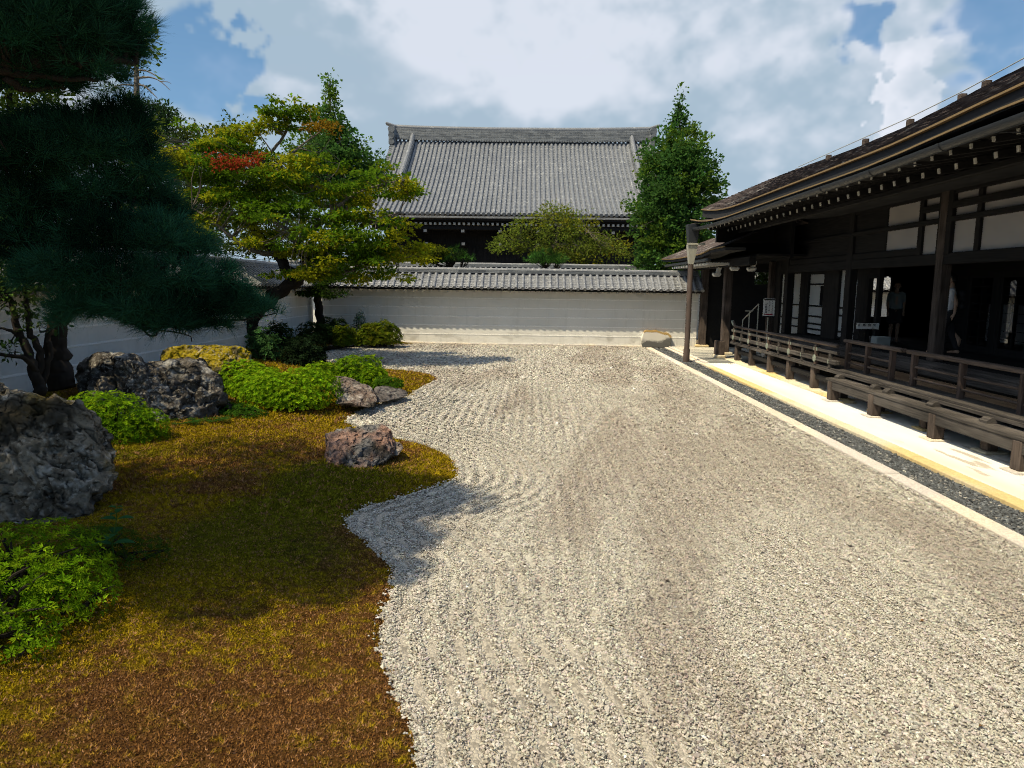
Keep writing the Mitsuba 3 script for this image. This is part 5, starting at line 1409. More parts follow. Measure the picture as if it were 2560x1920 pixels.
shrub('azalea_bush', 'small yellow green azalea left of the round olive one', [(-6.45, 24.6, 0.1, 0.40, 0.36, 0.72)], 900, 0.07, 0.034, (0.10, 0.15, 0.010), 50, tipcol=(0.16, 0.18, 0.012), lumpy=0.3)
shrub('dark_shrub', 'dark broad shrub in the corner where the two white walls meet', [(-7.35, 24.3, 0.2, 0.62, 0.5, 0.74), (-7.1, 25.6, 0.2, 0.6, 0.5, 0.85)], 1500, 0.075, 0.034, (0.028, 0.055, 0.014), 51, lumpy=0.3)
shrub('young_conifer', 'small upright bluish conifer sapling by the far wall', [(-6.35, 26.6, 0.08, 0.26, 0.24, 1.12)], 700, 0.055, 0.014, (0.045, 0.11, 0.055), 52, whorl=5, lumpy=0.2)
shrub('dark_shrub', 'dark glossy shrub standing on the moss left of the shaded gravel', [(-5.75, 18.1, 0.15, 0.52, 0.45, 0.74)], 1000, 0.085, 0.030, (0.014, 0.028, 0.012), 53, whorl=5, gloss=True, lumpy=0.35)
shrub('camellia_shrub', 'light leafed young shrub right of the moss topped rock', [(-6.95, 18.2, 0.3, 0.38, 0.34, 0.95), (-6.6, 18.0, 0.28, 0.34, 0.3, 0.62)], 420, 0.085, 0.042, (0.05, 0.115, 0.035), 54, whorl=5, gloss=True, lumpy=0.5, inner=0.6)
shrub('dark_shrub', 'low dark shrub at the foot of the leaning maple trunk', [(-7.45, 21.0, 0.33, 0.42, 0.4, 0.72)], 800, 0.07, 0.03, (0.022, 0.045, 0.016), 55, lumpy=0.4)
shrub('dark_shrub', 'thin dark twiggy shrub behind the bushy azalea', [(-4.55, 17.2, 0.12, 0.26, 0.22, 0.42), (-3.9, 16.7, 0.1, 0.4, 0.3, 0.62)], 260, 0.06, 0.022, (0.03, 0.055, 0.014), 56, whorl=4, inner=0.8)


def fern(label, x, y, z, n, L, seed, col=(0.04, 0.10, 0.015)):
    k = thing('fern', label, 'fern')
    rng = np.random.default_rng(seed)
    for i in range(n):
        a = 2 * np.pi * i / n + rng.normal() * 0.3
        l = L * rng.uniform(0.7, 1.1)
        d = A_([math.cos(a), math.sin(a), 0])
        t = np.linspace(0, 1, 15)
        c = A_([x, y, z]) + d * (t * l * 0.85)[:, None] + A_([0, 0, 1.0]) * (l * (0.75 * t - 0.62 * t * t))[:, None]
        s = np.cross(d, [0, 0, 1.0])
        m = MB().tube(c[:-1], np.linspace(0.003, 0.0012, 14), 4, A_(col) * 0.8)
        for sg in (-1, 1):
            P = c[2:-1]
            D = unit(sg * s + d * 0.45 + A_([0, 0, 0.05]) + rng.normal(size=(len(P), 3)) * 0.08)
            LL = l * 0.30 * np.sin(np.pi * (0.12 + 0.86 * t[2:-1])) ** 0.8
            v, f = leaf_mesh(P, D, np.tile([0, 0, 1.0], (len(P), 1)) + d * 0.1, LL, LL * 0.26)
            m.add(v, f, np.repeat(vary(rng, col, len(P), 0.12), 4, 0))
        m.put('frond', 'leaf', k, color=True)
    return k


fern('green fern at the foot of the long dark boulder', -5.2, 10.45, 0.12, 9, 0.42, 61)
fern('fern beside the dark boulder, right of a larger fern', -4.85, 10.75, 0.12, 8, 0.36, 62)
fern('small fern growing against the nearest boulder above the bright azalea', -3.62, 5.62, 0.16, 6, 0.26, 63)
# the tall weed with broad leaves
W_ = thing('weed', 'tall broad leaved weed rising from the low shrub behind the near azalea', 'weed')
rng = np.random.default_rng(66)
st_ = curve([[-3.02, 4.95, 0.18], [-3.03, 4.93, 0.38], [-3.0, 4.95, 0.56], [-2.99, 4.93, 0.68]], 5)
MB().tube(st_, np.linspace(0.006, 0.002, len(st_)), 6, (0.05, 0.11, 0.02)).put('stem', 'vertex_matt', W_, color=True)
for i, (zf, L) in enumerate(((0.35, 0.16), (0.5, 0.15), (0.68, 0.13), (0.82, 0.09), (0.97, 0.06))):
    for h in (0, np.pi):
        a = i * 1.5 + h + 0.3
        p = st_[int(zf * (len(st_) - 1))]
        d = A_([math.cos(a), math.sin(a), 0.15 + 0.25 * zf])
        d = unit(d[None])[0]
        s = unit(np.cross(d, [0, 0, 1.0])[None])[0]
        t = np.linspace(0, 1, 7)
        w = 0.30 * L * np.sin(np.pi * t ** 0.8) ** 0.9
        c = p + d * (t * L)[:, None] - A_([0, 0, 1.0]) * (0.25 * L * t * t)[:, None]
        v = np.vstack([c - s * w[:, None] + A_([0, 0, 1]) * 0.25 * w[:, None], c, c + s * w[:, None] + A_([0, 0, 1]) * 0.25 * w[:, None]])
        e = np.arange(6)
        f = np.vstack([np.stack([e, e + 1, e + 8, e + 7], 1), np.stack([e + 7, e + 8, e + 15, e + 14], 1)])
        MB().add(v, f, A_([0.035, 0.12, 0.045]) * rng.uniform(0.8, 1.3)).put('leaf', 'leaf', W_, color=True, smooth=True)

# ------------------------------------------------------------------ trees


def limbs_of(m, lines, n=7):
    """Tubes along hand laid limbs [(points, r0, r1)]; returns sample points with radii."""
    pts = []
    for p, r0, r1 in lines:
        c = curve(p, 6)
        r = np.linspace(r0, r1, len(c))
        rr = np.random.default_rng(len(p) + int(abs(p[0][0]) * 100))
        c = c + rr.normal(size=c.shape) * (r * 0.18)[:, None]
        m.tube(c, r, n)
        pts.append(np.column_stack([c, r]))
    return np.vstack(pts)


def twigs(m, limb, ends, rng, r0=0.02, r1=0.004, sag=0.1):
    """Thin branches from the limbs to the foliage, each starting at the nearest limb point."""
    _, i = cKDTree(limb[:, :3]).query(ends)
    for e, k in zip(ends, i):
        o = limb[k, :3]
        mid = (o + e) / 2 + rng.normal(size=3) * 0.08 * np.linalg.norm(e - o) + A_([0, 0, -sag * np.linalg.norm(e - o) * 0.3])
        m.tube(curve([o, mid, e], 3), np.linspace(min(r0, limb[k, 3]), r1, 7), 5)


def crown(rng, pads, clumps, per, sub, L, W, col, flat=0.55, up=0.9, shell=0.45, coln=None, mix_=0.0, droop=0.0):
    """Leaf clumps spread through ellipsoid pads (x, y, z, rx, ry, rz). Returns (leaf mesh, colours, clump centres)."""
    vol = A_([p[3] * p[4] + p[3] * p[5] + p[4] * p[5] for p in pads])
    V, F, C, E, n0 = [], [], [], [], 0
    for p, sh in zip(pads, vol / vol.sum()):
        m = max(3, int(clumps * sh))
        c = in_ball(rng, m, shell)
        c[:, 2] = np.where(c[:, 2] < -0.35, c[:, 2] * 0.6, c[:, 2])
        ctr = A_(p[:3]) + c * A_(p[3:6]) * (0.86 + 0.3 * rng.random((m, 1)))
        E.append(ctr)
        ks = np.repeat(np.arange(m), per)
        q = in_ball(rng, m * per, 0.1)
        P = ctr[ks] + q * sub * A_([1, 1, flat]) * np.repeat(np.exp(rng.normal(size=m) * 0.3), per)[:, None]
        out = unit(c[ks] * A_([1, 1, 0.4]) + q + A_([0, 0, 0.1 - droop]) + rng.normal(size=(m * per, 3)) * 0.45)
        N = unit(rng.normal(size=(m * per, 3)) * 0.55 + A_([0, 0, up]) + 0.35 * c[ks])
        LL = L * np.exp(rng.normal(size=m * per) * 0.22)
        v, f = leaf_mesh(P, out, N, LL, LL * W / L, 0.18)
        cc = vary(rng, col, m, 0.16, 0.05)
        if coln is not None:
            pick = (meshkit.noise(ctr * 0.9 + 5, 3) * 0.7 + 0.3 * rng.random(m) < mix_)[:, None]
            cc = np.where(pick, vary(rng, coln, m, 0.14, 0.05), cc)
        cc = cc[ks] * np.exp(rng.normal(size=(m * per, 1)) * 0.12)
        V.append(v); F.append(f + n0); n0 += len(v)
        C.append(np.repeat(cc, 4, 0))
    return np.vstack(V), np.vstack(F), np.vstack(C), np.vstack(E)


def needles(rng, P, D, k, L, w, col, spread=0.75):
    """Tufts of k long needles at P around the axis D."""
    n = len(P)
    d = unit(np.repeat(unit(D), k, 0) + rng.normal(size=(n * k, 3)) * spread)
    S = unit(np.cross(d, rng.normal(size=(n * k, 3)))) * w * 0.5
    b = np.repeat(P, k, 0) + d * 0.01
    LL = np.repeat(L * np.exp(rng.normal(size=n) * 0.15), k)[:, None] * rng.uniform(0.75, 1.1, (n * k, 1))
    v = np.stack([b - S, b + S, b + d * LL], 1).reshape(-1, 3)
    c = np.repeat(np.repeat(vary(rng, col, n, 0.18, 0.05) * (0.55 + 1.1 * smooth01(0.35, 0.65, meshkit.fbm(P * 1.9, 2, 4)))[:, None], k, 0) * np.exp(rng.normal(size=(n * k, 1)) * 0.12), 3, 0)
    return v, np.arange(len(v)).reshape(-1, 3), c


def pine(label, trunk, branches, pads, per_m2, k, L, w, col, seed, group=None, twig=0.35, spread=0.75):
    t = thing('pine_tree', label, 'pine', group)
    rng = np.random.default_rng(seed)
    m = MB()
    lp = limbs_of(m, trunk, 10)
    m.put('trunk', 'bark', t, smooth=True)
    m = MB()
    lb = limbs_of(m, branches, 7)
    lp = np.vstack([lp, lb])
    fol, ends = MB(), []
    for p in pads:
        n = int(per_m2 * (p[6] if len(p) > 6 else 1) * (p[3] * p[4] + 0.6 * p[3] * p[5] + 0.6 * p[4] * p[5]))
        c = in_ball(rng, n, 0.3)
        c[:, 2] = np.where(c[:, 2] < 0, c[:, 2] * 0.55, c[:, 2])
        bump = 1 + 0.5 * (meshkit.fbm(c * 2.2 + seed + p[0], 3, seed) - 0.5)
        P = A_(p[:3]) + c * A_(p[3:6]) * bump[:, None]
        D = unit(c * A_([1, 1, 0.5]) + A_([0, 0, 0.55]) + rng.normal(size=(n, 3)) * 0.3)
        fol.add(*needles(rng, P, D, k, L, w, col, spread))
        pk = rng.random(n) < twig
        ends.append(P[pk])
    ends = np.vstack(ends)
    twigs(m, lp, ends[:: max(1, len(ends) // 420)], rng, 0.022, 0.005, 0.3)
    m.put('branches', 'bark', t, smooth=True)
    fol.put('needles', 'needle', t, color=True)
    return t


def leafy(name, label, cat, trunk, pads, clumps, per, sub, L, W, col, seed, group=None, bark='bark', branch=(), mat='leaf', ntw=220, tw=0.02, **kw):
    t = thing(name, label, cat, group)
    rng = np.random.default_rng(seed)
    m = MB()
    lp = limbs_of(m, trunk, 9)
    m.put('trunk', bark, t, smooth=True)
    m = MB()
    if branch:
        lp = np.vstack([lp, limbs_of(m, branch, 7)])
    v, f, c, e = crown(rng, pads, clumps, per, sub, L, W, col, **kw)
    twigs(m, lp, e[:: max(1, len(e) // ntw)], rng, tw)
    m.put('branches', bark, t, smooth=True)
    MB().add(v, f, c).put('crown', mat, t, color=True)
    return t


NEEDLE = (0.020, 0.074, 0.040)
# the large pine: its trunk stands just outside the frame on the left, its boughs reach over the moss
pine('large dark pine whose drooping boughs fill the upper left of the view', [([(-6.4, 4.2, 0.1), (-6.3, 4.4, 1.6), (-6.0, 4.8, 3.1), (-5.7, 4.9, 4.6), (-5.2, 4.9, 6.8)], 0.24, 0.10)],
     [([(-6.0, 4.6, 3.6), (-3.946, 5.2, 3.831), (-3.643, 5.3, 3.841), (-3.381, 5.4, 3.9), (-3.141, 5.5, 3.937), (-3.016, 5.6, 3.928)], 0.085, 0.018),
      ([(-6.1, 4.5, 3.4), (-3.967, 5.3, 3.82), (-3.798, 5.3, 3.738), (-3.756, 5.4, 3.682), (-3.549, 5.5, 3.738)], 0.05, 0.012),
      ([(-3.836, 5.2, 3.778), (-3.678, 5.3, 3.767), (-3.45, 5.4, 3.768), (-3.242, 5.5, 3.783)], 0.04, 0.012),
      ([(-6.3, 4.5, 2.0), (-4.685, 6.0, 2.62), (-4.213, 6.2, 2.502), (-3.799, 6.3, 2.159), (-3.559, 6.3, 1.949), (-3.249, 6.4, 1.905), (-2.961, 6.5, 1.948)], 0.07, 0.012), ([(-6.2, 4.6, 2.6), (-4.733, 6.1, 2.961), (-4.136, 6.3, 2.991), (-3.491, 6.4, 2.801), (-3.082, 6.5, 2.528), (-2.735, 6.7, 2.206)], 0.07, 0.012), ([(-6.1, 4.7, 2.9), (-4.71, 6.2, 3.309), (-4.066, 6.4, 3.383), (-3.585, 6.5, 3.37), (-3.289, 6.6, 3.071)], 0.06, 0.012), ([(-6, 4.8, 3.2), (-4.84, 6.5, 3.636), (-4.221, 6.8, 3.776), (-3.725, 6.8, 3.852)], 0.05, 0.012), ([(-2.961, 6.5, 1.948), (-2.745, 6.7, 1.942), (-2.59, 6.8, 1.97), (-2.434, 6.8, 2.011)], 0.012, 0.004), ([(-3.559, 6.3, 1.949), (-3.455, 6.3, 1.861), (-3.414, 6.3, 1.815), (-3.348, 6.3, 1.816), (-3.31, 6.3, 1.859), (-3.106, 6.4, 1.813), (-3.072, 6.4, 1.751)], 0.012, 0.004),
      ([(-5.9, 4.7, 3.8), (-5.2, 5.2, 3.7), (-4.3, 5.4, 3.6)], 0.07, 0.02), ([(-5.7, 4.6, 4.4), (-4.6, 4.0, 4.7), (-3.6, 4.5, 4.8)], 0.06, 0.02), ([(-5.8, 4.8, 4.2), (-5.8, 5.6, 4.4), (-5.2, 7.0, 4.4)], 0.06, 0.02), ([(-6.1, 4.6, 3.2), (-6.8, 5.4, 3.4), (-6.4, 6.4, 3.6)], 0.06, 0.02)],
     [(-3.719, 5.4, 4.142, .55, .6, .42), (-3.422, 5.5, 4.234, .5, .55, .38), (-3.322, 5.6, 4.184, .28, .22, .24, .7), (-3.161, 5.6, 4.065, .13, .15, .12, .8), (-3.377, 5.5, 4.024, .40, .45, .14), (-3.645, 5.4, 3.949, .40, .5, .16), (-3.286, 5.7, 4.377, .16, .2, .18, .5), (-3.951, 5.3, 3.998, .5, .6, .4, .4), (-3.707, 5.6, 4.55, .6, .7, .4, .5), (-3.59, 5.8, 4.602, .36, .4, .25, .4),
      (-3.314, 5.5, 3.84, .24, .25, .05, .7), (-3.637, 5.5, 3.78, .26, .25, .05, .7), (-3.808, 5.4, 3.78, .24, .3, .06, .7), (-3.581, 5.55, 3.748, .14, .2, .03, .7),
      (-4.5, 3.65, 4.32, .75, .5, .35, .75), (-4.9, 4.4, 4.57, .85, .6, .4, .65), (-5.1, 5.3, 4.70, .8, .65, .4, .35), (-5.6, 6.3, 4.95, .9, .8, .45, .35), (-4.0, 4.1, 5.20, .55, .45, .3, .35), (-6.5, 4.6, 4.82, .9, .8, .45, .3), (-6.2, 7.2, 4.82, .8, .7, .4, .3), (-5.2, 3.2, 6.44, .9, .8, .5, .3), (-4.4, 4.6, 6.44, .7, .6, .4, .35), (-5.15, 3.65, 4.32, .6, .5, .35, .7), (-4.68, 3.18, 4.32, .42, .36, .25, 1.0), (-4.0, 3.5, 4.32, .36, .32, .22, 1.0), (-4.38, 2.78, 4.32, .36, .3, .22, 1.0), (-3.82, 3.22, 4.32, .34, .3, .2, 1.0), (-3.38, 3.62, 4.32, .32, .28, .2, 1.0), (-3.45, 4.3, 4.32, .34, .3, .22, .9), (-6.25, 2.45, 4.32, .55, .5, .3, .7), (-6.1, 3.85, 4.32, .7, .5, .35, .6), (-6.9, 3.95, 4.32, .7, .6, .35, .5), (-5.7, 3.95, 4.32, .7, .5, .35, .5), (-3.95, 3.8, 4.32, .45, .35, .25, .7), (-3.75, 4.5, 4.57, .35, .3, .25, .7),
      (-4.379, 6.15, 3.484, 0.312, 0.265, 0.121), (-4.196, 6.35, 3.593, 0.322, 0.274, 0.129), (-3.934, 6.45, 3.674, 0.291, 0.247, 0.124), (-3.585, 6.35, 3.732, 0.215, 0.182, 0.129), (-3.386, 6.25, 3.661, 0.127, 0.108, 0.12), (-4.111, 5.85, 3.286, 0.363, 0.308, 0.231), (-3.771, 6.05, 3.389, 0.375, 0.319, 0.222), (-3.419, 6.15, 3.444, 0.249, 0.212, 0.201), (-3.24, 6.15, 3.281, 0.139, 0.118, 0.166), (-4.317, 6.2, 2.978, 0.419, 0.356, 0.262), (-3.882, 6.3, 3.062, 0.39, 0.332, 0.248), (-3.547, 6.5, 3.091, 0.3, 0.255, 0.238), (-3.315, 6.6, 2.928, 0.171, 0.145, 0.186), (-4.271, 6.2, 2.672, 0.314, 0.267, 0.175), (-3.743, 6.2, 2.645, 0.402, 0.341, 0.262), (-3.32, 6.3, 2.656, 0.327, 0.278, 0.234), (-3.078, 6.5, 2.618, 0.201, 0.171, 0.176), (-3.846, 6.0, 2.364, 0.304, 0.259, 0.169), (-3.53, 6.1, 2.302, 0.378, 0.321, 0.206), (-3.141, 6.3, 2.309, 0.337, 0.287, 0.195), (-2.915, 6.6, 2.315, 0.223, 0.19, 0.171), (-2.773, 6.7, 2.187, 0.136, 0.116, 0.113), (-3.425, 6.2, 2.061, 0.367, 0.312, 0.126), (-3.093, 6.4, 2.078, 0.332, 0.282, 0.151), (-2.85, 6.6, 2.057, 0.208, 0.177, 0.141), (-3.199, 6.3, 1.9, 0.284, 0.241, 0.035), (-2.926, 6.5, 1.905, 0.183, 0.156, 0.037), (-2.723, 6.8, 2.068, 0.184, 0.156, 0.123), (-2.557, 6.8, 2.04, 0.123, 0.104, 0.061), (-2.41, 6.8, 2.007, 0.031, 0.026, 0.019), (-4.193, 6.1, 2.328, 0.275, 0.234, 0.172), (-3.931, 6.1, 2.074, 0.227, 0.193, 0.137), (-3.716, 6.15, 2.058, 0.208, 0.177, 0.152), (-4.533, 6.2, 2.497, 0.21, 0.178, 0.175), (-4.081, 6.1, 1.95, 0.103, 0.088, 0.089), (-3.305, 6.3, 1.953, 0.319, 0.272, 0.092), (-2.779, 6.7, 2.036, 0.151, 0.128, 0.098), (-4.83, 6.2, 3.14, 0.279, 0.238, 0.314, 0.4)],
     1400, 22, 0.155, 0.0050, NEEDLE, 71, spread=0.58)

# camellia at the left edge
CAM = leafy('camellia_tree', 'camellia with several dark bare stems before the shaded left wall', 'camellia', [([(-7.169, 10.6, 0.652), (-7.149, 10.6, 1.083), (-7.171, 10.6, 1.449), (-7.017, 10.6, 1.874), (-7.043, 10.6, 2.351), (-7.185, 10.6, 2.88)], 0.19, 0.08), ([(-6.994, 9.9, 0.668), (-7.051, 9.9, 1.043), (-7.193, 9.9, 1.441), (-7.28, 9.9, 1.779), (-7.333, 9.9, 2.171)], 0.085, 0.03), ([(-7.047, 9.95, 0.805), (-7.016, 10.0, 1.263), (-7.139, 10.0, 1.549), (-7.16, 10.0, 1.947), (-7.162, 10.0, 2.341)], 0.06, 0.025), ([(-7.024, 10.0, 0.799), (-6.939, 10.1, 1.255), (-6.951, 10.1, 1.487), (-6.82, 10.2, 1.773)], 0.05, 0.02), ([(-7.015, 9.9, 0.986), (-7.04, 9.7, 1.207), (-7.224, 9.5, 1.279), (-7.394, 9.3, 1.349)], 0.04, 0.015), ([(-7.217, 9.9, 1.497), (-7.309, 9.8, 1.587), (-7.457, 9.7, 1.63)], 0.03, 0.01)],
            [(-7.222, 9.8, 2.611, .5, .5, .35), (-6.962, 9.8, 2.341, .45, .5, .30), (-7.333, 9.6, 2.172, .4, .5, .35), (-6.902, 9.9, 1.841, .22, .25, .12), (-7.237, 9.6, 1.352, .2, .22, .14), (-6.804, 9.9, 1.617, .14, .2, .10), (-7.147, 9.7, 1.955, .3, .3, .1), (-6.954, 10.0, 2.789, .4, .5, .25)],
            170, 11, 0.17, 0.085, 0.042, (0.035, 0.07, 0.02), 74, mat='leaf_glossy', flat=0.7, ntw=120, tw=0.012, coln=(0.09, 0.14, 0.03), mix_=0.42)

# the maple
MAP = thing('maple_tree', 'large spreading maple with yellow green leaves and a curving dark trunk', 'maple')
rng = np.random.default_rng(81)
m = MB()
TR = [([(-7.75, 21.2, 0.25), (-8.183, 21.1, 0.581), (-8.365, 21.0, 1.122), (-7.952, 20.9, 1.546), (-7.426, 20.8, 1.965), (-6.826, 20.8, 2.321), (-6.459, 20.8, 2.845), (-6.795, 20.8, 3.413)], 0.27, 0.14),
      ([(-6.826, 20.8, 2.321), (-7.309, 20.9, 3.068), (-7.916, 21.0, 3.641), (-8.339, 21.0, 4.323), (-8.4, 21.0, 4.89)], 0.17, 0.10)]
l1 = limbs_of(m, TR, 11)
m.put('trunk', 'bark', MAP, smooth=True)
m = MB()
BR = [([(-8.4, 21.0, 4.89), (-7.969, 21.0, 5.457), (-7.484, 21.0, 6.021), (-7.061, 21.0, 6.579), (-6.99, 21.0, 7.02)], 0.075, 0.02), ([(-8.467, 21.0, 4.662), (-7.859, 20.7, 5.302), (-7.089, 20.5, 5.608), (-6.566, 20.5, 6.048), (-5.934, 20.5, 6.486)], 0.06, 0.02), ([(-8.587, 21.0, 4.604), (-8.928, 21.0, 4.884), (-9.286, 21.0, 4.767), (-9.52, 21.0, 4.787)], 0.04, 0.012), ([(-8.404, 21.0, 4.776), (-9.074, 21.4, 5.508), (-9.53, 21.4, 5.96), (-9.99, 21.4, 6.297)], 0.06, 0.02),
      ([(-6.459, 20.8, 2.845), (-5.405, 20.4, 3.407), (-4.552, 20.2, 3.957), (-3.614, 20.0, 4.276)], 0.09, 0.02), ([(-6.795, 20.8, 3.413), (-5.703, 20.3, 4.172), (-4.717, 20.0, 4.801), (-3.571, 19.8, 5.106)], 0.09, 0.02), ([(-7.309, 20.9, 3.068), (-7.968, 20.2, 3.253), (-8.721, 19.9, 3.882), (-9.326, 19.8, 4.298)], 0.08, 0.02), ([(-6.583, 20.8, 2.613), (-5.357, 20.6, 2.626), (-4.154, 20.4, 2.975), (-3.224, 20.3, 3.095)], 0.07, 0.015),
      ([(-6.667, 19.6, 3.721), (-6.474, 19.5, 3.556), (-6.117, 19.4, 3.447), (-5.682, 19.4, 3.431)], 0.03, 0.01), ([(-7.484, 21.0, 6.021), (-7.871, 21.0, 6.572), (-8.095, 21.0, 6.791)], 0.02, 0.006), ([(-8.989, 21.2, 5.478), (-9.539, 21.2, 6.375), (-9.87, 21.2, 6.819)], 0.02, 0.005), ([(-6.566, 20.5, 6.048), (-5.947, 20.5, 5.945), (-5.599, 20.5, 6.381)], 0.02, 0.006), ([(-5.824, 20.0, 4.897), (-5.372, 20.0, 5.329), (-5.256, 20.0, 5.596)], 0.018, 0.005)]
l2 = limbs_of(m, BR, 8)
BIG = [(-7.026, 20.6, 6.95, 0.87, 0.74, 0.418), (-9.724, 20.8, 5.908, 1.758, 1.494, 0.773), (-8.245, 20.8, 5.313, 1.992, 1.693, 0.82), (-6.275, 20.4, 5.164, 1.724, 1.465, 0.805), (-4.437, 20.0, 4.997, 1.296, 1.101, 0.586), (-8.838, 20.2, 4.236, 1.366, 1.161, 0.592), (-6.712, 19.9, 3.798, 2.354, 2.001, 0.695), (-4.656, 19.9, 3.605, 1.682, 1.429, 0.74), (-5.704, 20.2, 2.837, 2.162, 1.838, 0.569), (-3.829, 20.2, 3.084, 0.967, 0.822, 0.637), (-10.66, 20.8, 5.733, 0.937, 0.797, 0.586), (-8.437, 20.8, 6.306, 0.703, 0.598, 0.398)]
MPADS = []
for b, nn in zip(BIG, (16, 28, 28, 26, 20, 18, 42, 32, 32, 15, 10, 7)):
    for c in in_ball(rng, nn, 0.25):
        MPADS.append((*(A_(b[:3]) + c * A_(b[3:6]) * A_([1, 0.9, 1])), rng.uniform(.28, .62), rng.uniform(.25, .5), rng.uniform(.05, .12)))
v, f, c, e = crown(rng, MPADS, 2900, 15, 0.20, 0.098, 0.072, (0.10, 0.19, 0.012), flat=0.28, up=1.2, shell=0.05, coln=(0.27, 0.29, 0.013), mix_=0.46, droop=0.35)
twigs(m, np.vstack([l1, l2]), e[::5], rng, 0.022, 0.004)
m.put('branches', 'bark_pale', MAP, smooth=True)
MB().add(v, f, c).put('crown', 'leaf', MAP, color=True)
v, f, c, e = crown(rng, [(-8.126, 19.2, 5.537, 0.281, 0.239, 0.151), (-7.813, 19.2, 5.366, 0.281, 0.239, 0.13), (-7.436, 19.2, 5.472, 0.281, 0.239, 0.13), (-8.221, 19.2, 5.301, 0.173, 0.147, 0.087), (-7.271, 19.2, 5.596, 0.173, 0.147, 0.087)], 95, 6, 0.22, 0.075, 0.052, (0.30, 0.05, 0.02), flat=0.4, up=1.1, shell=0.1, coln=(0.34, 0.10, 0.02), mix_=0.3, droop=0.3)
MB().add(v, f, c).put('red_spray', 'leaf', MAP, color=True, kind='stuff', label='spray of red autumn leaves on the upper left')
v, f, c, e = crown(rng, [(-5.843, 20.2, 6.615, 0.341, 0.29, 0.114), (-5.569, 20.2, 6.48, 0.182, 0.155, 0.08), (-6.122, 20.2, 6.549, 0.228, 0.193, 0.08)], 70, 6, 0.22, 0.075, 0.052, (0.24, 0.14, 0.014), flat=0.4, up=1.1, shell=0.1, droop=0.3)
MB().add(v, f, c).put('orange_spray', 'leaf', MAP, color=True, kind='stuff')
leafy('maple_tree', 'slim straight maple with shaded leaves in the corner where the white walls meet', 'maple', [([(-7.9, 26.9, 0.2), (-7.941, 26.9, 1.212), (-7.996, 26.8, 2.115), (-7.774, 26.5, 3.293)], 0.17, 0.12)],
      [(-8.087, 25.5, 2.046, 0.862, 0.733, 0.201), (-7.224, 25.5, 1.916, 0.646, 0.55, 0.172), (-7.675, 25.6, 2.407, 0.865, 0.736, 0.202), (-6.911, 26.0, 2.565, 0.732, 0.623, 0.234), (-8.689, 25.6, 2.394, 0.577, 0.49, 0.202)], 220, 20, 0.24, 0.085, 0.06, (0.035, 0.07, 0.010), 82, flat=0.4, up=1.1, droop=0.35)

# the two ginkgos behind the wall
GK = (0.065, 0.150, 0.034)


def ginkgo(label, x, y, levels, clumps, seed, col=GK):
    rng = np.random.default_rng(seed)
    pads = []
    for z, r in levels:
        nn = max(1, int(2 + r * 2.2))
        a0 = rng.random() * 6
        for i in range(nn):
            a = a0 + 2 * np.pi * i / nn
            o = r * (0.55 if r > 0.6 else 0.1)
            pads.append((x + math.cos(a) * o * rng.uniform(.75, 1.15), y + math.sin(a) * o, z + rng.normal() * 0.25, r * 0.52 * rng.uniform(.8, 1.25), r * 0.52, 0.50 + 0.14 * r))
    top = max(z for z, r in levels)
    return leafy('ginkgo_tree', label, 'ginkgo', [([(x, y, 0), (x + .05, y, top * 0.5), (x, y, top - 0.3)], 0.28, 0.03)], pads, int(clumps * 1.6), 15, 0.23, 0.135, 0.115, col, seed, bark='bark_pale', flat=0.9, up=0.6, shell=0.5, coln=(0.115, 0.20, 0.026), mix_=0.45, ntw=260, tw=0.03)


ginkgo('tall conical ginkgo to the right of the temple roof', 6.726, 34.0, [(10.58, 0.1), (10.177, 0.31), (9.738, 0.57), (9.245, 0.8), (8.767, 1.19), (8.234, 1.72), (7.645, 1.92), (7.07, 2.03), (6.439, 2.11), (5.805, 2.07), (5.167, 2.01), (4.526, 1.93), (3.937, 1.8), (3.382, 1.61)], 1500, 83)
ginkgo('slimmer conical ginkgo behind the maple, left of the temple roof', -9.896, 36.0, [(12.182, 0.1), (11.718, 0.28), (11.159, 0.53), (10.597, 0.73), (10.033, 0.97), (9.372, 1.26), (8.707, 1.87), (8.038, 2.03), (7.366, 1.99), (6.594, 1.93)], 900, 84)
leafy('ginkgo_tree', 'low young ginkgo at the left foot of the temple roof', 'ginkgo', [([(-9.6, 36, 0), (-9.6, 36, 5), (-7.579, 36.0, 7.965)], 0.12, 0.03)], [(-7.681, 36.0, 7.773, 0.446, 0.379, 0.608), (-7.985, 36.0, 7.29, 0.527, 0.448, 0.406), (-7.476, 36.0, 8.348, 0.162, 0.138, 0.284), (-8.388, 36.0, 6.997, 0.608, 0.517, 0.446)], 90, 18, 0.34, 0.13, 0.11, GK, 85, bark='bark_pale', flat=0.9, up=0.5)
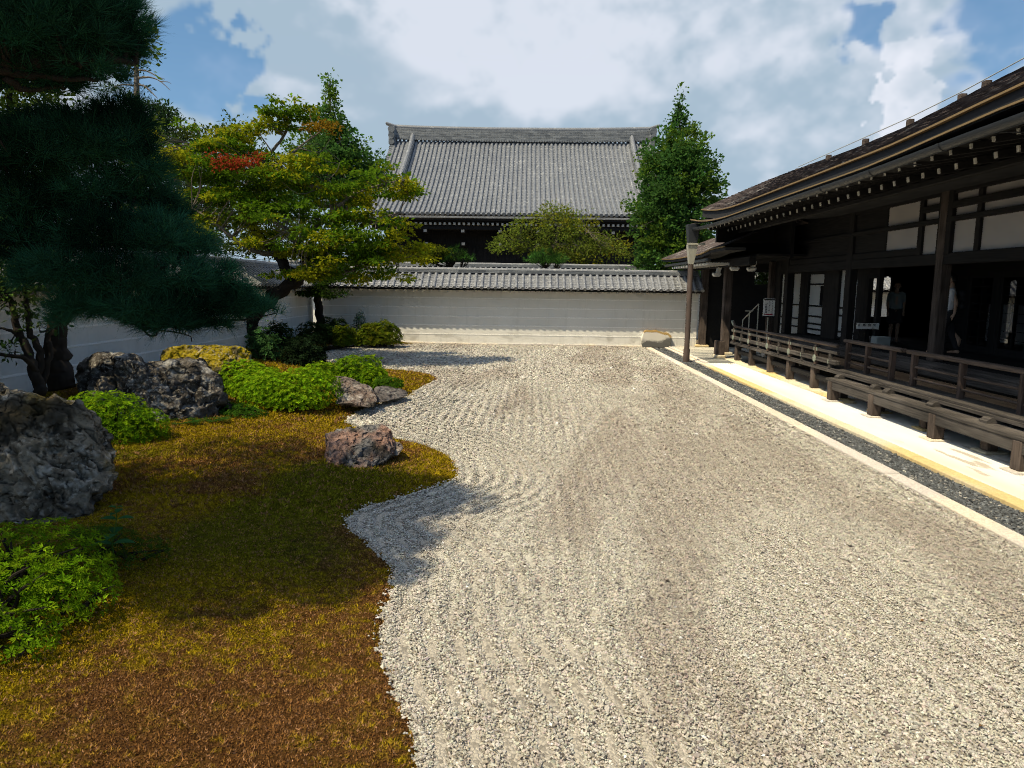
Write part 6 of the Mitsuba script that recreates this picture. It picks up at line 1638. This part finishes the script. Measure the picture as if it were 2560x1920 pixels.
# cherry before the temple
leafy('cherry_tree', 'cherry tree with thin yellowing leaves and pale crooked branches before the temple', 'cherry', [([(0.9, 37.5, 0), (0.8, 37.5, 2.2), (0.929, 37.5, 3.858), (1.331, 37.5, 4.476)], 0.22, 0.12)],
      [(-0.736, 37.0, 4.622, 0.938, 0.797, 0.459), (0.072, 37.0, 5.234, 1.042, 0.886, 0.542), (1.299, 37.5, 5.894, 0.951, 0.808, 0.634), (1.504, 37.0, 5.051, 1.146, 0.975, 0.542), (2.545, 37.5, 5.505, 0.951, 0.808, 0.592), (2.742, 37.0, 4.464, 1.146, 0.975, 0.584), (3.761, 37.0, 4.477, 1.042, 0.886, 0.542), (4.488, 37.0, 4.084, 0.834, 0.709, 0.417), (-1.346, 37.0, 4.212, 0.75, 0.638, 0.292), (0.09, 37.0, 4.23, 1.042, 0.886, 0.417), (1.527, 37.0, 4.046, 1.251, 1.063, 0.459), (2.966, 37.0, 3.762, 1.042, 0.886, 0.334), (1.192, 37.5, 6.095, 0.549, 0.467, 0.423)],
      520, 15, 0.42, 0.15, 0.07, (0.15, 0.20, 0.03), 86, bark='bark_pale', branch=[([(1.333, 37.5, 4.374), (2.139, 37.2, 4.569), (2.929, 37.0, 5.068)], 0.10, 0.03), ([(0.929, 37.5, 3.858), (0.091, 37.2, 4.2), (-0.526, 37.0, 4.263)], 0.08, 0.02), ([(1.331, 37.5, 4.476), (1.416, 37.5, 5.289), (1.196, 37.5, 5.893)], 0.07, 0.02)], flat=0.6, up=0.7, shell=0.35, coln=(0.25, 0.25, 0.02), mix_=0.40, ntw=160, droop=0.3)
for lab, pads, sd in (('small rounded pine above the wall, left of the temple centre', [(-3.42, 31.5, 3.555, 0.603, 0.513, 0.319), (-2.893, 31.5, 3.475, 0.532, 0.453, 0.213), (-3.859, 31.5, 3.376, 0.532, 0.453, 0.213), (-3.333, 31.5, 3.814, 0.355, 0.302, 0.142), (-4.299, 31.5, 3.284, 0.319, 0.272, 0.177)], 87), ('small rounded pine above the wall, in front of the cherry tree', [(0.693, 31.5, 3.607, 0.639, 0.543, 0.248), (0.26, 31.5, 3.429, 0.461, 0.392, 0.213), (1.221, 31.5, 3.442, 0.497, 0.422, 0.213), (0.786, 31.5, 3.35, 0.71, 0.603, 0.177)], 88)):
    cx = pads[0][0]
    pine(lab, [([(cx, 31.5, 0), (cx + .1, 31.5, 1.6), (cx, 31.5, 3.1)], 0.12, 0.05)], [([(cx, 31.5, 2.6), (cx + .4, 31.5, 3.0)], 0.04, 0.02)], pads, 120, 16, 0.20, 0.014, (0.045, 0.115, 0.022), sd, group='small pines behind the far wall')
leafy('maple_tree', 'small maple spray above the wall with yellow and reddish tips, beside a small pine', 'maple', [([(-4.0, 31.2, 0), (-4.0, 31.2, 2), (-4.084, 31.2, 3.191)], 0.08, 0.03)], [(-4.171, 31.2, 3.533, 0.387, 0.329, 0.211), (-3.91, 31.2, 3.707, 0.281, 0.239, 0.211), (-4.52, 31.2, 3.357, 0.281, 0.239, 0.176)], 60, 16, 0.22, 0.11, 0.08, (0.10, 0.13, 0.012), 89, coln=(0.17, 0.10, 0.02), mix_=0.35, flat=0.6)
# trees beyond the left wall, plus an unseen one added to shade the pine
BT_ = 'trees beyond the left wall'
for lab, x, y, h, r, sd, col in (('tall unseen broadleaf tree added near the camera to shade the pine', -7.7, 2.4, 11.0, 1.55, 91, (0.05, 0.10, 0.022)), ('leafy tree beyond the left wall behind the broad pine, with sunlit light green leaves', -12.35, 17.2, 8.0, 1.9, 92, (0.075, 0.125, 0.02)), ('dark tree beyond the left wall, glimpsed between the pine and the maple', -13.5, 25.5, 7.5, 2.4, 98, (0.05, 0.09, 0.02))):
    rg = np.random.default_rng(sd)
    pads = [(x + rg.normal() * r * .5, y + rg.normal() * r * .5, h * rg.uniform(.45, .95), r * .55, r * .55, r * .4) for _ in range(16)]
    leafy('broadleaf_tree', lab, 'tree', [([(x, y, 0), (x + .2, y, h * .4), (x, y, h * .85)], 0.25, 0.06)], pads, 560, 18, 0.40, 0.14, 0.085, col, sd, flat=0.7, up=0.7, coln=(0.10, 0.15, 0.02), mix_=0.35)
leafy('broadleaf_tree', 'rounded olive green tree far behind the maple at the left', 'tree', [([(-18, 38, 0), (-18, 38, 5), (-18, 38, 9)], 0.35, 0.1)],
      [(-17.74, 38.0, 9.397, 1.07, 0.91, 0.642), (-16.461, 38.0, 9.71, 0.963, 0.819, 0.557), (-15.203, 38.0, 9.621, 1.07, 0.91, 0.642), (-18.975, 38.0, 9.989, 1.285, 1.092, 0.856), (-15.599, 38.0, 10.219, 0.514, 0.437, 0.471), (-17.375, 38.0, 8.187, 1.713, 1.456, 1.07), (-14.836, 38.0, 8.212, 1.713, 1.456, 1.07), (-19.497, 38.0, 8.166, 1.713, 1.456, 1.07), (-12.333, 38.0, 7.221, 1.285, 1.092, 1.07), (-20.207, 38.0, 10.579, 1.07, 0.91, 0.771), (-17.427, 37.0, 6.034, 1.876, 1.595, 1.251), (-14.934, 37.0, 6.062, 1.876, 1.595, 1.251), (-12.889, 37.0, 5.281, 1.668, 1.417, 1.251), (-15.404, 36.0, 4.379, 2.434, 2.069, 0.811), (-19.533, 37.0, 5.607, 1.668, 1.417, 1.251), (-12.172, 36.0, 4.024, 1.825, 1.552, 0.811)], 900, 18, 0.5, 0.19, 0.12, (0.065, 0.10, 0.022), 94, flat=0.8, up=0.6, coln=(0.11, 0.135, 0.03), mix_=0.35)
# thin conifer with bare branches
TC = thing('conifer_tree', 'thin tall conifer with bare side branches against the sky at the upper left', 'conifer')
rng = np.random.default_rng(95)
m = MB()
l1 = limbs_of(m, [([(-19.6, 35.5, 0), (-19.386, 35.5, 7.768), (-19.199, 35.5, 10.591), (-19.087, 35.5, 12.803), (-19.048, 35.5, 14.437)], 0.22, 0.06)], 8)
m.put('trunk', 'bark_pale', TC, smooth=True)
m = MB()
bl = [([(-19.117, 35.5, 11.978), (-18.366, 35.3, 11.965), (-17.84, 35.2, 11.759), (-17.328, 35.1, 11.334)], 0.055, 0.012), ([(-19.095, 35.5, 12.346), (-18.486, 35.3, 12.238), (-17.926, 35.2, 11.959), (-17.603, 35.2, 11.851)], 0.05, 0.012), ([(-19.133, 35.5, 11.702), (-18.695, 35.4, 11.568), (-18.309, 35.3, 11.251), (-17.999, 35.2, 10.971)], 0.055, 0.012), ([(-19.139, 35.5, 11.61), (-19.958, 35.5, 11.659), (-20.463, 35.5, 11.415)], 0.05, 0.012), ([(-19.12, 35.5, 12.254), (-19.513, 35.5, 12.526), (-19.886, 35.5, 12.798)], 0.045, 0.012), ([(-19.066, 35.5, 13.168), (-18.439, 35.4, 13.323), (-18.021, 35.3, 12.932)], 0.04, 0.012), ([(-19.177, 35.5, 10.962), (-19.805, 35.5, 10.958), (-20.803, 35.5, 10.727)], 0.05, 0.012), ([(-19.131, 35.5, 12.07), (-19.44, 35.5, 12.123), (-19.686, 35.5, 12.25)], 0.03, 0.01), ([(-17.84, 35.2, 11.759), (-17.405, 35.1, 11.698), (-17.255, 35.1, 11.608)], 0.02, 0.008)]
l2 = limbs_of(m, bl, 6)
m.put('branches', 'bark_pale', TC, smooth=True)
v, f, c, e = crown(rng, [(-18.783, 35.5, 13.352, 0.44, 0.374, 0.2), (-18.118, 35.3, 12.931, 0.278, 0.237, 0.199), (-19.886, 35.5, 12.798, 0.48, 0.408, 0.16), (-20.362, 35.5, 11.472, 0.52, 0.442, 0.16), (-20.803, 35.5, 10.727, 0.48, 0.408, 0.16), (-19.603, 35.5, 11.052, 0.48, 0.408, 0.2), (-18.838, 35.5, 12.403, 0.2, 0.17, 0.1), (-18.755, 35.5, 11.484, 0.16, 0.136, 0.08), (-19.731, 35.5, 12.158, 0.4, 0.34, 0.12), (-19.129, 35.5, 10.777, 0.6, 0.51, 0.28), (-19.139, 35.5, 13.894, 0.48, 0.408, 0.28)], 120, 14, 0.32, 0.16, 0.07, (0.045, 0.085, 0.035), flat=0.5, up=0.8, shell=0.1)
MB().add(v, f, c).put('crown', 'leaf', TC, color=True)
leafy('conifer_tree', 'dark sparse conifer sprays against the sky right of the broad pine', 'conifer', [([(-16.4, 34, 0), (-16.4, 34, 6), (-17.733, 34.0, 9.173), (-17.569, 34.0, 10.425)], 0.18, 0.04)],
      [(-17.203, 34.0, 10.25, 0.498, 0.423, 0.192), (-16.847, 34.0, 9.861, 0.421, 0.358, 0.153), (-16.474, 34.0, 9.81, 0.268, 0.228, 0.115), (-17.42, 34.0, 9.713, 0.498, 0.423, 0.268), (-17.668, 34.0, 10.335, 0.383, 0.326, 0.268), (-17.554, 34.0, 8.995, 0.766, 0.651, 0.46), (-17.157, 34.0, 9.357, 0.46, 0.391, 0.153)], 110, 15, 0.30, 0.16, 0.07, (0.035, 0.075, 0.028), 96, flat=0.5, ntw=60, branch=[([(-17.599, 34.0, 9.89), (-16.94, 34.0, 9.896), (-16.384, 34.0, 9.722)], 0.03, 0.01)])

leafy('broadleaf_tree', 'sunlit leaves of a small tree seen through the slot above the gateway boards', 'tree', [([(9.7, 29.6, 0), (9.75, 29.6, 1.6), (9.65, 29.5, 2.7)], 0.08, 0.03)], [(9.5, 29.5, 2.75, .55, .5, .45), (10.1, 29.6, 2.7, .5, .5, .4)], 60, 16, 0.28, 0.12, 0.075, (0.09, 0.16, 0.03), 97)

# a few fallen leaves on the gravel
rng = np.random.default_rng(99)
for i, (x, y, lab) in enumerate(((0.62, 4.55, 'curled dark fallen leaf on the gravel in the centre foreground'), (0.98, 4.60, 'thin dark fallen leaf lying right of the curled one'), (1.9, 4.2, 'small dark leaf on the gravel at the lower right'), (2.75, 4.75, 'brown fallen leaf on the gravel nearest the right kerb'), (2.45, 3.55, 'tan fallen leaf at the lower right corner of the gravel'), (0.02, 5.6, 'small dark twig like leaf at the rim of the shade on the gravel'))):
    k = thing('fallen_leaf', lab, 'leaf')
    a = rng.random() * 6
    v, f = leaf_mesh(A_([[x, y, 0.018], [x + .012 * math.cos(a), y + .012 * math.sin(a), 0.022]]), A_([[math.cos(a), math.sin(a), 0.25], [math.cos(a + .7), math.sin(a + .7), 0.4]]), A_([[0.2, 0, 1.0], [0, 0.3, 1.0]]), A_([0.05, 0.035]), A_([0.022, 0.018]), 0.4)
    MB().add(v, f, A_([0.05, 0.038, 0.02]) if i not in (3, 4) else A_([0.22, 0.13, 0.06])).put('blade', 'vertex_matt', k, color=True)
